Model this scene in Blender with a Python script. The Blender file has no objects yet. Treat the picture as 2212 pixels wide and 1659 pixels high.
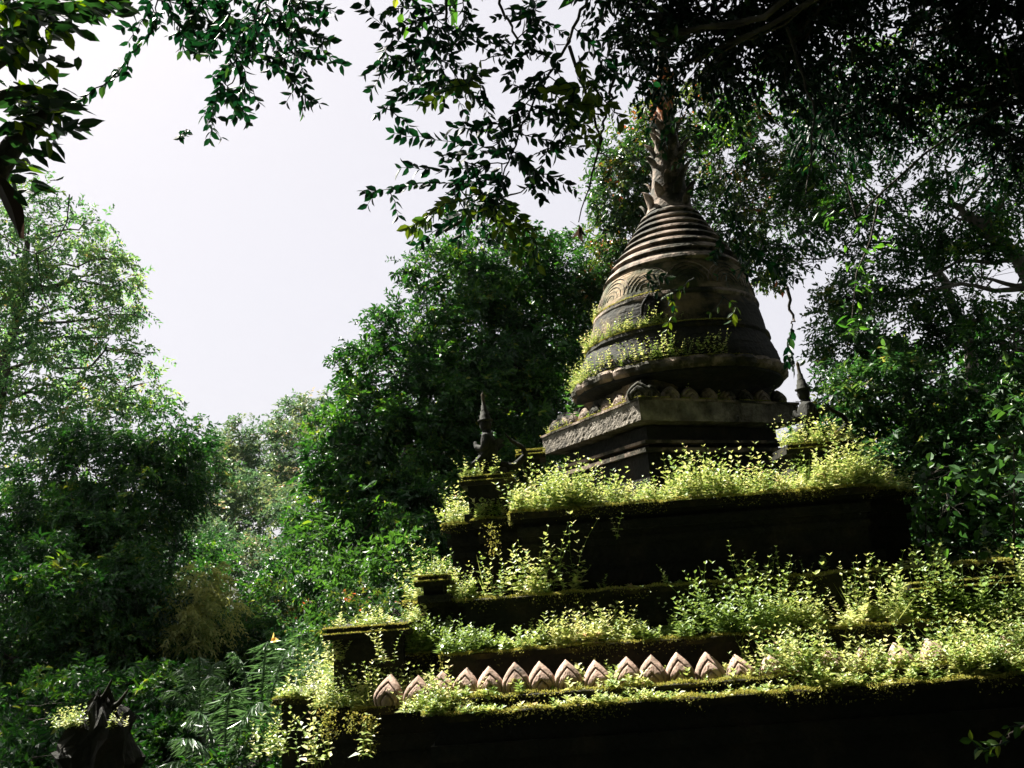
import bpy, math, numpy as np
from mathutils import Matrix, Vector
rad = math.radians
SC = bpy.context.scene
# ------------------------------------------------------------------ camera
PITCH, ROLL = 13.5, 4.2
FPX, CX, CY = 1725., 1106., 829.5            # photo measured on a 2212 x 1659 grid
EYE = np.array([0., 0., 1.7])
_p, _r = rad(PITCH), rad(ROLL)
FW = np.array([0, math.cos(_p), math.sin(_p)])
_R0 = np.array([1., 0, 0]); _U0 = np.array([0, -math.sin(_p), math.cos(_p)])
RT = _R0*math.cos(_r) - _U0*math.sin(_r); UP = _U0*math.cos(_r) + _R0*math.sin(_r)
cam = bpy.data.cameras.new("camera"); camo = bpy.data.objects.new("camera", cam)
SC.collection.objects.link(camo); SC.camera = camo
cam.sensor_width = 36; cam.lens = FPX/2212*36; cam.clip_start = .05; cam.clip_end = 2000
camo.matrix_world = Matrix(((RT[0], UP[0], -FW[0], EYE[0]), (RT[1], UP[1], -FW[1], EYE[1]), (RT[2], UP[2], -FW[2], EYE[2]), (0, 0, 0, 1)))
# ------------------------------------------------------------------ sky, sun, exposure
SUN_AZ, SUN_EL = -48., 54.                   # compass heading from +Y (negative: left), height
W = bpy.data.worlds.new("World"); SC.world = W; W.use_nodes = True
nt = W.node_tree; nt.nodes.clear()
sky = nt.nodes.new('ShaderNodeTexSky'); sky.sky_type = 'NISHITA'; sky.sun_disc = False
sky.sun_elevation = rad(SUN_EL); sky.sun_rotation = rad(SUN_AZ); sky.air_density = 1.0; sky.dust_density = 4.0; sky.ozone_density = 1.0
mixs = nt.nodes.new('ShaderNodeMixRGB'); mixs.inputs[0].default_value = .90; mixs.inputs[2].default_value = (3.95, 3.85, 4.05, 1)   # thin bright cloud veil
bg = nt.nodes.new('ShaderNodeBackground'); bg.inputs[1].default_value = .05
wo = nt.nodes.new('ShaderNodeOutputWorld')
nt.links.new(sky.outputs[0], mixs.inputs[1]); nt.links.new(mixs.outputs[0], bg.inputs[0]); nt.links.new(bg.outputs[0], wo.inputs[0])
sl = bpy.data.lights.new("sun", 'SUN'); sl.energy = 5.0; sl.angle = rad(.5); sl.color = (1, .95, .86)
so = bpy.data.objects.new("sun", sl); SC.collection.objects.link(so)
_sd = Vector((math.sin(rad(SUN_AZ))*math.cos(rad(SUN_EL)), math.cos(rad(SUN_AZ))*math.cos(rad(SUN_EL)), math.sin(rad(SUN_EL))))
so.rotation_euler = _sd.to_track_quat('Z', 'Y').to_euler(); so.location = (-8, 8, 20)
SC.view_settings.view_transform = 'Standard'; SC.view_settings.look = 'None'
SC.view_settings.exposure = 2.12; SC.view_settings.gamma = 1; SC.view_settings.use_curve_mapping = False
try:
    SC.cycles.max_bounces = 5; SC.cycles.diffuse_bounces = 3; SC.cycles.glossy_bounces = 2; SC.cycles.transmission_bounces = 4
    SC.cycles.caustics_reflective = False; SC.cycles.caustics_refractive = False
except Exception: pass

# ------------------------------------------------------------------ helpers
def at(px, py, Y):
    d = FW + (px-CX)/FPX*RT + (CY-py)/FPX*UP
    return EYE + d*(Y/d[1])
def at_z(px, py, z):
    d = FW + (px-CX)/FPX*RT + (CY-py)/FPX*UP
    return EYE + d*((z-EYE[2])/d[2])
def norm(v):
    return v/np.maximum(np.linalg.norm(v, axis=-1, keepdims=True), 1e-9)
class MB:
    """collects triangles"""
    def __init__(s): s.v = []; s.t = []; s.c = []; s.n = 0
    def add(s, v, t, c=0.5):
        v = np.asarray(v, float).reshape(-1, 3); t = np.asarray(t, np.int64).reshape(-1, 3)
        s.v.append(v); s.t.append(t + s.n); s.n += len(v)
        s.c.append(np.full(len(t), c, float) if np.isscalar(c) else np.asarray(c, float))
    def quadgrid(s, G, closed_u=False, closed_v=False, c=.5, flip=False):
        a, b = G.shape[:2]; I = np.arange(a*b).reshape(a, b)
        if closed_u: I = np.vstack([I, I[:1]])
        if closed_v: I = np.hstack([I, I[:, :1]])
        p, q, r_, t_ = I[:-1, :-1].ravel(), I[:-1, 1:].ravel(), I[1:, 1:].ravel(), I[1:, :-1].ravel()
        T = np.concatenate([np.stack([p, q, r_], 1), np.stack([p, r_, t_], 1)])
        if flip: T = T[:, ::-1]
        s.add(G.reshape(-1, 3), T, c)
    def tube(s, pts, rr, n=6, c=.5):
        pts = np.asarray(pts, float); m = len(pts); rr = np.broadcast_to(np.asarray(rr, float), (m,))
        tg = norm(np.gradient(pts, axis=0)); ref = np.array([.3, .2, .93]) if abs(tg[0] @ np.array([.3, .2, .93])) < .9 else np.array([1., 0, 0])
        a = norm(np.cross(tg, ref)); b = np.cross(tg, a); th = np.linspace(0, 2*np.pi, n, endpoint=False)
        G = pts[:, None] + rr[:, None, None]*(np.cos(th)[None, :, None]*a[:, None] + np.sin(th)[None, :, None]*b[:, None])
        s.quadgrid(G, closed_v=True, c=c)
    def prism(s, poly, z0, z1, c=.5):
        poly = np.asarray(poly, float); n = len(poly)
        V = np.vstack([np.c_[poly, np.full(n, z0)], np.c_[poly, np.full(n, z1)]])
        from mathutils.geometry import tessellate_polygon
        tt = np.array(tessellate_polygon([[Vector((p[0], p[1], 0)) for p in poly]]))
        i = np.arange(n); j = (i+1) % n
        s.add(V, np.concatenate([tt, tt+n, np.stack([i, j, j+n], 1), np.stack([i, j+n, i+n], 1)]), c)
    def build(s, name, mat, parent=None, smooth=False, origin=None):
        V = np.concatenate(s.v); T = np.concatenate(s.t); Cc = np.concatenate(s.c)
        o0 = np.zeros(3)
        if parent is not None:
            p = parent
            while p is not None: o0 = o0 + np.array(p.location); p = p.parent
        elif origin is not None: o0 = np.asarray(origin, float)
        V = V - o0
        me = bpy.data.meshes.new(name)
        me.vertices.add(len(V)); me.vertices.foreach_set('co', V.ravel().astype(np.float32))
        me.loops.add(len(T)*3); me.loops.foreach_set('vertex_index', T.ravel().astype(np.int32))
        me.polygons.add(len(T)); me.polygons.foreach_set('loop_start', np.arange(0, len(T)*3, 3, dtype=np.int32))
        me.polygons.foreach_set('loop_total', np.full(len(T), 3, np.int32))
        me.update(calc_edges=True)
        at_ = me.attributes.new('tint', 'FLOAT', 'FACE'); at_.data.foreach_set('value', Cc.astype(np.float32))
        if smooth: me.shade_smooth()
        else: me.shade_flat()
        me.materials.append(mat)
        o = bpy.data.objects.new(name, me); SC.collection.objects.link(o)
        if parent is not None: o.parent = parent
        elif origin is not None: o.location = origin
        return o
def tag(o, label=None, cat=None, group=None, kind=None):
    for k, v in (('label', label), ('category', cat), ('group', group), ('kind', kind)):
        if v: o[k] = v
    return o
def empty(name, loc, label, cat, group=None):
    o = bpy.data.objects.new(name, None); o.empty_display_size = .2; SC.collection.objects.link(o); o.location = loc
    return tag(o, label, cat, group)
def copy_tree(o, parent=None):
    c = o.copy(); SC.collection.objects.link(c)
    if parent is not None: c.parent = parent
    for ch in [x for x in SC.collection.objects if x.parent == o]: copy_tree(ch, c)
    return c
def bump(nt_, scale, detail, strength, dist=.02):
    n = nt_.nodes.new('ShaderNodeTexNoise'); n.inputs['Scale'].default_value = scale; n.inputs['Detail'].default_value = detail
    b = nt_.nodes.new('ShaderNodeBump'); b.inputs['Strength'].default_value = strength; b.inputs['Distance'].default_value = dist
    tc = nt_.nodes.new('ShaderNodeTexCoord'); nt_.links.new(tc.outputs['Object'], n.inputs['Vector']); nt_.links.new(n.outputs['Fac'], b.inputs['Height'])
    return b, tc
def stone_mat(name, stops, scale=3., bs=.6, rough=.85, bscale=28.):
    m = bpy.data.materials.new(name); m.use_nodes = True; t = m.node_tree; P = t.nodes['Principled BSDF']
    b, tc = bump(t, bscale, 8, bs, .015)
    n = t.nodes.new('ShaderNodeTexNoise'); n.inputs['Scale'].default_value = scale; n.inputs['Detail'].default_value = 7; n.inputs['Roughness'].default_value = .65
    r = t.nodes.new('ShaderNodeValToRGB'); e = r.color_ramp.elements
    while len(e) < len(stops): e.new(.5)
    for i, (p, c) in enumerate(stops): e[i].position = p; e[i].color = (*c, 1)
    t.links.new(tc.outputs['Object'], n.inputs['Vector']); t.links.new(n.outputs['Fac'], r.inputs[0]); t.links.new(r.outputs[0], P.inputs['Base Color'])
    t.links.new(b.outputs[0], P.inputs['Normal']); P.inputs['Roughness'].default_value = rough; P.inputs['Specular IOR Level'].default_value = .25
    return m
def leaf_mat(name, stops, trans=.35, rough=.42, spec=.5):
    m = bpy.data.materials.new(name); m.use_nodes = True; t = m.node_tree; P = t.nodes['Principled BSDF']; out = t.nodes['Material Output']
    a = t.nodes.new('ShaderNodeAttribute'); a.attribute_name = 'tint'
    r = t.nodes.new('ShaderNodeValToRGB'); e = r.color_ramp.elements
    while len(e) < len(stops): e.new(.5)
    for i, (p, c) in enumerate(stops): e[i].position = p; e[i].color = (*c, 1)
    t.links.new(a.outputs['Fac'], r.inputs[0]); t.links.new(r.outputs[0], P.inputs['Base Color'])
    P.inputs['Roughness'].default_value = rough; P.inputs['Specular IOR Level'].default_value = spec
    tr = t.nodes.new('ShaderNodeBsdfTranslucent'); hs = t.nodes.new('ShaderNodeHueSaturation'); hs.inputs['Hue'].default_value = .475; hs.inputs['Saturation'].default_value = 1.1; hs.inputs['Value'].default_value = 2.0
    t.links.new(r.outputs[0], hs.inputs['Color']); t.links.new(hs.outputs[0], tr.inputs['Color'])
    mx = t.nodes.new('ShaderNodeMixShader'); mx.inputs[0].default_value = trans
    t.links.new(P.outputs[0], mx.inputs[1]); t.links.new(tr.outputs[0], mx.inputs[2]); t.links.new(mx.outputs[0], out.inputs['Surface'])
    return m

M_STONE = stone_mat('weathered_stone', [(.32, (.010, .013, .006)), (.47, (.045, .04, .024)), (.56, (.25, .19, .145)), (.74, (.46, .375, .30))], 3.2, .7)
M_BRICK = stone_mat('dark_old_brick', [(.3, (.006, .007, .005)), (.5, (.012, .012, .008)), (.7, (.03, .024, .015))], 4., .8)  # lichen-blackened brick, base lowered further so shaded walls stay black
M_CORN = stone_mat('rough_cornice_render', [(.32, (.02, .019, .014)), (.5, (.16, .14, .11)), (.70, (.38, .34, .285))], 5., 1., bscale=60.)
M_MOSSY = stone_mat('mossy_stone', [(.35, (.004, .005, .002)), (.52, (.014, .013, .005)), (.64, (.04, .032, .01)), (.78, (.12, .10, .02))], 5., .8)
M_TERRA = stone_mat('terracotta', [(.30, (.03, .028, .02)), (.40, (.22, .155, .115)), (.56, (.42, .29, .225)), (.8, (.50, .40, .33))], 7., .35, bscale=50.)
M_ORANGE = stone_mat('orange_render', [(.3, (.25, .08, .03)), (.5, (.46, .20, .10)), (.7, (.38, .26, .18))], 6., .4)
M_DARKST = stone_mat('stained_shade_stone', [(.3, (.005, .006, .004)), (.55, (.013, .013, .008)), (.8, (.04, .034, .02))], 9., .8)  # stained stone whose near-black base also carries the shade
M_BARK = stone_mat('bark', [(.3, (.02, .018, .014)), (.5, (.06, .05, .04)), (.75, (.13, .115, .095))], 4., 1.)
M_PALEBARK = stone_mat('pale_bark', [(.3, (.06, .05, .04)), (.5, (.16, .14, .12)), (.75, (.30, .28, .25))], 3., .7)
M_STAIN = stone_mat('stained_old_render', [(.30, (.006, .007, .004)), (.47, (.02, .02, .012)), (.58, (.12, .09, .05)), (.72, (.24, .16, .08))], 3.0, .6)
M_BELL = stone_mat('mossy_bell_stone', [(.30, (.010, .014, .005)), (.44, (.05, .055, .02)), (.53, (.15, .12, .06)), (.64, (.30, .21, .12)), (.78, (.42, .34, .25))], 3.6, .7)
M_GROUND = stone_mat('forest_floor', [(.3, (.004, .007, .003)), (.5, (.010, .014, .006)), (.7, (.022, .02, .012))], .8, .8)
G_DARK = leaf_mat('dark_leaves', [(0, (.004, .024, .006)), (.55, (.013, .068, .012)), (.90, (.05, .15, .020)), (1, (.15, .20, .03))], .36, .48, .45)
G_MID = leaf_mat('mid_leaves', [(0, (.007, .034, .010)), (.6, (.024, .085, .02)), (.9, (.08, .16, .035)), (1, (.2, .2, .05))], .35, .42)
G_AIRY = leaf_mat('airy_leaves', [(0, (.02, .07, .025)), (.5, (.06, .16, .05)), (.9, (.16, .24, .07)), (1, (.28, .22, .08))], .5, .42)
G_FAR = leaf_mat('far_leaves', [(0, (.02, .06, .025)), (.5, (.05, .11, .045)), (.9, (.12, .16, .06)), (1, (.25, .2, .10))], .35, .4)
G_GOLD = leaf_mat('golden_leaves', [(0, (.10, .16, .04)), (1, (.36, .37, .12))], .5, .5)
G_RED = leaf_mat('flushing_leaves', [(0, (.008, .03, .010)), (.5, (.022, .07, .015)), (.85, (.09, .12, .02)), (1, (.32, .13, .05))], .35, .4)
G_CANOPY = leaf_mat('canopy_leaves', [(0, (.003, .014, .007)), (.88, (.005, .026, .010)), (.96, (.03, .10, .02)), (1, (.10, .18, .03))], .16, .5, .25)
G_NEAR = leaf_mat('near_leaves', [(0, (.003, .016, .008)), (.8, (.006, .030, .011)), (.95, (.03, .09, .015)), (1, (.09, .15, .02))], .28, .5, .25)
G_BIG = leaf_mat('broad_leaves', [(0, (.01, .04, .01)), (1, (.04, .12, .02))], .38, .5, .35)
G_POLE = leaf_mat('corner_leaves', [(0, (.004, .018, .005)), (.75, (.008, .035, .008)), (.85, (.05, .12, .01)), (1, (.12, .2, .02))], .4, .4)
G_WEED = leaf_mat('weed_leaves', [(0, (.07, .14, .03)), (.35, (.18, .27, .07)), (.7, (.40, .44, .16)), (.90, (.56, .56, .28)), (1, (.50, .32, .22))], .24, .45, .35)
G_MOSS = leaf_mat('moss_tufts', [(0, (.12, .14, .03)), (.6, (.32, .34, .09)), (1, (.34, .30, .09))], .25, .7, .1)
G_SUN = leaf_mat('sunlit_leaves', [(0, (.010, .045, .01)), (.55, (.02, .09, .015)), (1, (.06, .17, .025))], .42, .4)
G_PALM = leaf_mat('palm_leaflets', [(0, (.010, .04, .012)), (1, (.08, .17, .06))], .3, .38, .8)
G_YEL = leaf_mat('yellow_leaves', [(0, (.45, .36, .10)), (1, (.5, .4, .14))], .4, .5)
G_DEAD = leaf_mat('dead_leaves', [(0, (.03, .022, .015)), (1, (.06, .045, .03))], .15, .7, .2)

# ------------------------------------------------------------------ leaves
def leaf_add(mb, rng, P, D, L, Wd, upb=.6, curl=.15, fold=.25, kind='d', tint=None):
    P = np.asarray(P, float); n = len(P)
    if n == 0: return
    D = norm(np.asarray(D, float)); L = np.broadcast_to(L, (n,))[:, None]; Wd = np.broadcast_to(Wd, (n,))[:, None]
    N0 = rng.normal(size=(n, 3)); N0[:, 2] += upb*2.2
    S = norm(np.cross(D, norm(N0))); N = np.cross(S, D)
    tip = P + D*L - N*L*curl
    if kind == 'd':
        l = P + D*L*.45 + S*Wd*.5 + N*Wd*fold; r = P + D*L*.45 - S*Wd*.5 + N*Wd*fold
        V = np.stack([P, l, tip, r], 1); F = np.array([[0, 1, 2], [0, 2, 3]])
    else:
        m = P + D*L*.5 - N*L*curl*.3
        l1 = P + D*L*.28 + S*Wd*.42 + N*Wd*fold; l2 = P + D*L*.62 + S*Wd*.40 + N*(Wd*fold - L*curl*.4)
        r1 = P + D*L*.28 - S*Wd*.42 + N*Wd*fold; r2 = P + D*L*.62 - S*Wd*.40 + N*(Wd*fold - L*curl*.4)
        V = np.stack([P, m, tip, l1, l2, r1, r2], 1); F = np.array([[0, 3, 1], [3, 4, 1], [4, 2, 1], [0, 1, 5], [5, 1, 6], [6, 1, 2]])
    k = V.shape[1]
    T = (F[None] + (np.arange(n)*k)[:, None, None]).reshape(-1, 3)
    if tint is None: tint = rng.random(n)
    mb.add(V.reshape(-1, 3), T, np.repeat(np.clip(tint, 0, 1), len(F)))
def sprigs(mb, rng, C, A, nl, sl_, L, Wd, tint=None, kind='d', droop=.2, upb=.6, jit=.35):
    """short twigs with leaves set alternately along them"""
    n = len(C); A = norm(A)
    S = norm(np.cross(A, rng.normal(size=(n, 3)) + np.array([0, 0, 1.5])))
    k = np.arange(nl); f = (k+.5)/nl; side = np.where(k % 2 == 0, 1., -1.)
    P = C[:, None] + A[:, None]*(f[None, :, None]*sl_) - np.array([0, 0, 1.])*(f[None, :, None]**2*droop*sl_)
    D = A[:, None]*.7 + S[:, None]*side[None, :, None]*.8 + rng.normal(size=(n, nl, 3))*jit
    D[..., 2] -= droop
    tt = rng.random((n, 1))*.55 + rng.random((n, nl))*.45 if tint is None else tint[:, None] + rng.normal(size=(n, nl))*.12
    Lr = L*(.65 + .6*rng.random(n*nl))
    leaf_add(mb, rng, P.reshape(-1, 3), D.reshape(-1, 3), Lr, Lr*(Wd/L), upb, .18, .2, kind, tt.reshape(-1))
def blob(px, py, rx, ry, Y, rz=None, dens=1.):
    c = at(px, py, Y); k = Y/FPX
    return (c, np.array([rx*k, (rz if rz is not None else (rx+ry)/2*k), ry*k]), dens)
DENS = 4.5
def crown(mb, rng, blobs, L, Wd, dens, nl=10, sl_=None, droop=.25, clump=.34, kind='d'):
    sl_ = sl_ or L*3
    for c, R_, dn in blobs:
        area = 4*math.pi*((R_[0]*R_[1])**1.6/3 + (R_[0]*R_[2])**1.6/3 + (R_[1]*R_[2])**1.6/3)**(1/1.6)
        nlv = area*dens*dn*DENS/(L*Wd); ncl = int(max(5, min(60, area/(R_.mean()*clump)**2*.22)))
        d = norm(rng.normal(size=(ncl, 3))); rr = .30 + .85*rng.random((ncl, 1))**.6
        cc = c + d*R_*rr; csz = R_.mean()*clump*(.35 + 1.0*rng.random((ncl, 1))**1.3)
        cw = rng.random(ncl)**.7 + .15; cw /= cw.sum(); ct = rng.random(ncl)
        ns = int(max(8, nlv/nl)); idx = rng.choice(ncl, ns, p=cw)
        off = rng.normal(size=(ns, 3))*.47
        P = cc[idx] + off*csz[idx]*np.array([1.15, 1.15, .75])
        A = norm(P - c)*.5 + off*.7 + rng.normal(size=(ns, 3))*.3
        sprigs(mb, rng, P, A, nl, sl_, L, Wd, np.clip(ct[idx]*.6 + rng.random(ns)*.35, 0, 1), kind, droop)
def wiggle(rng, a, b, n=7, amp=.08, sag=0.):
    a = np.asarray(a, float); b = np.asarray(b, float); t = np.linspace(0, 1, n)[:, None]
    w = rng.normal(size=(n, 3))*amp*np.linalg.norm(b-a)*np.sin(np.pi*t); w = (w + np.roll(w, 1, 0))/2
    w[0] = w[-1] = 0
    p = a + (b-a)*t + w; p[:, 2] += sag*np.sin(np.pi*t[:, 0])*np.linalg.norm(b-a)
    return p
def tree(name, label, cat, trunk, trad, blobs, lmat, L, Wd, dens, seed, group=None, bark=None, nl=10, droop=.25, clump=.34, twigs=5, kind='d', limb=.35, big=0.):
    rng = np.random.default_rng(seed); trunk = np.asarray(trunk, float)
    root = empty(name, tuple(trunk[0]), label, cat, group)
    tb = MB(); m = len(trunk)
    tt = np.linspace(0, m-1, m*5); P = np.stack([np.interp(tt, np.arange(m), trunk[:, i]) for i in range(3)], 1)
    P[1:-1] += rng.normal(size=(len(P)-2, 3))*trad*.15
    rr = np.linspace(trad, trad*.3, len(P))*.75; tb.tube(P, rr, 9)
    lb = MB(); nlimb = 0
    for c, R_, dn in blobs:
        dd = np.linalg.norm(P - c, axis=1) + np.maximum(0, P[:, 2] - c[2] + .2)*2; i = int(dd.argmin()); i = min(max(i, 2), len(P)-1)
        r0 = min(rr[i]*.5, trad*limb*.6); pth = wiggle(rng, P[i], c, 8, .07, .04); lb.tube(pth, np.linspace(r0, r0*.35, 8), 6); nlimb += 1
        for _ in range(twigs):
            d = norm(rng.normal(size=3))*R_*(.7+.3*rng.random()); s0 = pth[rng.integers(4, 8)]
            q = wiggle(rng, s0, c + d, 6, .1, .02); lb.tube(q, np.linspace(r0*.3, r0*.06+.002, 6), 4)
            e = wiggle(rng, q[3], c + norm(rng.normal(size=3))*R_*.9, 5, .1); lb.tube(e, np.linspace(r0*.16, .002, 5), 4)
    cb = MB(); crown(cb, rng, blobs, L, Wd, dens, nl, None, droop, clump, kind)
    if big: crown(cb, rng, blobs, L*1.6, Wd*1.7, dens*big, 7, L*3.2, droop, clump*.6, 'h')
    tb.build('trunk', bark or M_BARK, root, True)
    lb.build('limbs', bark or M_BARK, root, True)
    cb.build('crown', lmat, root)
    return root

# ------------------------------------------------------------------ ground
g = MB(); xs = np.concatenate([np.linspace(-57, -26, 12), np.linspace(-24, 24, 50), np.linspace(26, 57, 12)]); ys = xs*.75 + 28
XX, YY = np.meshgrid(xs, ys, indexing='ij')
def ground_z(x, y):
    d = np.hypot(x-1.3, y-6)
    return (.35*np.sin(x*.21+1)*np.cos(y*.17) + .15*np.sin(x*.9)*np.sin(y*.8))*np.clip((d-8)/10, 0, 1) + np.clip(y-14, 0, 60)*.07 - .01
ZZ = ground_z(XX, YY); g.quadgrid(np.stack([XX, YY, ZZ], -1), flip=True)
tag(g.build('ground', M_GROUND, None, True), kind='structure')

# ------------------------------------------------------------------ the chedi
CEN = np.array([1.25, 7.3]); TH = rad(-2.)
def W2(x, y):
    dx, dy = x-CEN[0], y-CEN[1]
    return (CEN[0] + dx*math.cos(TH) - dy*math.sin(TH), CEN[1] + dx*math.sin(TH) + dy*math.cos(TH))
chedi = empty('chedi', (CEN[0], CEN[1], 0), 'old overgrown brick chedi with stepped terraces, ringed bell and petalled spire', 'chedi')
def foot(xl, xr, yf, steps, grow=0.):
    """redented footprint: main face xl..xr at yf, corner steps going out and back"""
    xl -= grow; xr += grow; yf -= grow
    Lp = [(xl, yf)]; x, y = xl, yf
    for dx, dy in steps:
        Lp.append((x, y+dy)); Lp.append((x-dx, y+dy)); x -= dx; y += dy
    depth = 2*(CEN[1]+.4) - y
    Rp = [(xl + xr - a, b) for a, b in Lp]
    back = [(x, depth), (xl + xr - x, depth)]
    poly = Lp[::-1] + Rp + back[::-1]
    return [W2(a, b) for a, b in poly]
rngS = np.random.default_rng(5)
TIERS = {}
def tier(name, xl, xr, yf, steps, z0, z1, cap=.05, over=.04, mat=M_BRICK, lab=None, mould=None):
    cap *= .6; b = MB(); b.prism(foot(xl, xr, yf, steps), z0, z1-cap+.002); 
    if mould:
        for zz, gr, h in mould: b.prism(foot(xl, xr, yf, steps, gr), zz, zz+h)
    o = b.build(name, mat, chedi)
    c = MB(); c.prism(foot(xl, xr, yf, steps, over), z1-cap, z1); c.build('ledge', M_MOSSY, chedi)
    TIERS[name] = dict(xl=xl-over, xr=xr+over, yf=yf-over, steps=steps, z=z1)
    if lab: o['label'] = lab
    return o
sA = [(.47, .40), (.29, .31), (.40, .35)]
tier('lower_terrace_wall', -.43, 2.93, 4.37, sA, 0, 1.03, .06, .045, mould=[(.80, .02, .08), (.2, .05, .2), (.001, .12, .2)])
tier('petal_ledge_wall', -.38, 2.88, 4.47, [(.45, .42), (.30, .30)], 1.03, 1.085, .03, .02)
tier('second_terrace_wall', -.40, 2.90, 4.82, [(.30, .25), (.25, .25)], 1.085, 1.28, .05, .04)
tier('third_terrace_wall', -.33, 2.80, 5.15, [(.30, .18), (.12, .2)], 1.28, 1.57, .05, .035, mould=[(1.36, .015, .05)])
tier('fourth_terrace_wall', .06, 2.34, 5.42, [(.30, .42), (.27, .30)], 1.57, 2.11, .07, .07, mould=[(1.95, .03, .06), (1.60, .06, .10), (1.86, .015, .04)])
def box(mb, x0, x1, y0, y1, z0, z1, c=.5):
    mb.prism([W2(x0, y0), W2(x1, y0), W2(x1, y1), W2(x0, y1)], z0, z1, c)
PEDS = []
def pedestal(x0, x1, y0, y1, z0, z1, lab):
    b = MB(); box(b, x0+.03, x1-.03, y0+.03, y1-.03, z0, z1-.035); box(b, x0-.005, x1+.005, y0-.005, y1+.005, z0+.002, z0+.05)
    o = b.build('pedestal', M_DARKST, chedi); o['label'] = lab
    c = MB(); box(c, x0-.02, x1+.02, y0-.02, y1+.02, z1-.065, z1-.035); box(c, x0, x1, y0, y1, z1-.035, z1); c.build('pedestal_cap', M_MOSSY, o)
    PEDS.append((x0-.02, x1+.02, y0-.02, y1+.02, z1))
pedestal(-1.14, -.66, 4.92, 5.40, 1.03, 1.47, 'moss-capped square pedestal at the left end of the petal row')
pedestal(2.33, 2.92, 4.90, 5.45, 1.28, 1.49, 'square pedestal with thin mossy rims at the far right')
pedestal(-.62, -.43, 5.17, 5.40, 1.57, 1.74, 'small pedestal carrying a bright bushy plant')
pedestal(-.36, .0, 5.80, 6.16, 2.11, 2.43, 'tapering pedestal under the left guardian statue')
pedestal(.05, .24, 6.12, 6.38, 2.11, 2.64, 'slim black pillar with a mossy top between the left guardian and the cornice')
pedestal(1.99, 2.46, 5.72, 6.16, 2.11, 2.47, 'square pedestal under the right guardian statue')
# square body under the bell, turned 64 degrees
GC = np.array([1.04, 6.5]); A64 = rad(64); gu = np.array([math.sin(A64), math.cos(A64)]); gv = np.array([-math.cos(A64), math.sin(A64)]); GL = 1.76
def sq(inset=0.):
    c = GC + (gu+gv)*GL/2; h = GL/2 - inset
    return [tuple(c + gu*a*h + gv*b*h) for a, b in ((-1, -1), (1, -1), (1, 1), (-1, 1))]
b = MB(); b.prism(sq(.10), 2.11, 2.62); b.prism(sq(.16), 2.61, 2.86); b.prism(sq(.02), 2.11, 2.30); b.build('plinth', M_BRICK, chedi)
b = MB(); b.prism(sq(.07), 2.70, 2.725); b.prism(sq(.045), 2.62, 2.655); b.build('plinth_moulding', M_STONE, chedi)
# cornice with hacked, uneven render
def noisy_slab(poly, z0, z1, nz, step, amp, rng):
    mb = MB(); pts = []; poly = np.array(poly)
    for i in range(len(poly)):
        a, b_ = poly[i], poly[(i+1) % len(poly)]; n = max(2, int(np.linalg.norm(b_-a)/step))
        pts += [a + (b_-a)*k/n for k in range(n)]
    pts = np.array(pts); cen = pts.mean(0); zs = np.linspace(z0, z1, nz)
    G = np.zeros((nz, len(pts), 3))
    for j, z in enumerate(zs):
        dd = norm(pts-cen)*rng.normal(size=(len(pts), 1))*amp; G[j, :, :2] = pts + dd; G[j, :, 2] = z
    G[0, :, 2] += rng.random(len(pts))*amp*2.2
    mb.quadgrid(G, closed_v=True)
    for j in (0, nz-1):
        n = len(pts); V = np.vstack([G[j], [[*cen, zs[j]]]]); i = np.arange(n); mb.add(V, np.stack([i, (i+1) % n, np.full(n, n)], 1))
    return mb
noisy_slab(sq(0), 2.875, 3.05, 9, .03, .0022, rngS).build('cornice', M_CORN, chedi)
b = MB(); b.prism(sq(-.012), 3.05, 3.07); b.build('cornice_fillet', M_STONE, chedi)
# ---- lotus petals (carved ogives)
def petal_mesh(w, h, tilt, thick=.035, seed=0):
    """closed ogive shell with two carved grooves and a round tongue, one connected skin"""
    rng = np.random.default_rng(seed); nk, na = 30, 35; ks = np.linspace(0, 1, nk)
    q = np.linspace(-1, 1, na); zz = np.clip(1-np.abs(q)**1.35, 0, 1)
    xx = np.sign(q)*.5*np.where(zz < .28, .93+.07*np.sin(zz/.28*np.pi/2), 1-np.clip((zz-.28)/.72, 0, 1)**1.75)
    rows = []
    for k in ks:
        d = .010*math.sin(min(1, (1-k)/.10)*math.pi/2)
        d += -.020*math.exp(-((k-.76)/.022)**2) + .002*math.sin(max(0, min(1, (.76-k)/.36))*math.pi) - .024*math.exp(-((k-.42)/.026)**2)
        if k < .42: d += .004*math.sin((.42-k)/.42*math.pi/2)
        x = xx*k*w; z = zz*k*h; f = z/h
        y = -(d*w/.15 + .030*w/.15*(1-(x/(w*.6))**2)*(1-.3*f)) + tilt*h*np.clip(f-.25, 0, 1)**1.5 - .10*h*np.sin(np.clip(f/.5, 0, 1)*np.pi/2)
        rows.append(np.stack([x, y, z], 1) + rng.normal(size=(na, 3))*.0006)
    B = rows[-1].copy(); B[:, 1] += thick; rows.append(B); C_ = B*np.array([.02, 1, .02]); C_[:, 1] = thick - .02; rows.append(C_)
    mb = MB(); mb.quadgrid(np.array(rows), flip=True)
    return mb
def place(mb, pos, ang, parent, name, mat, sc=1., lean=0., smooth=True):
    c, s = math.cos(ang), math.sin(ang)
    o = MB()
    for v, t, cc in zip(mb.v, mb.t, mb.c):
        pass
    V = np.concatenate(mb.v)*sc; T = np.concatenate(mb.t)
    if lean: V = V @ np.array([[math.cos(lean), 0, -math.sin(lean)], [0, 1, 0], [math.sin(lean), 0, math.cos(lean)]])
    V = np.stack([V[:, 0]*c - V[:, 1]*s, V[:, 0]*s + V[:, 1]*c, V[:, 2]], 1) + np.asarray(pos)
    o.add(V, T); return o.build(name, mat, parent, smooth)
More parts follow.
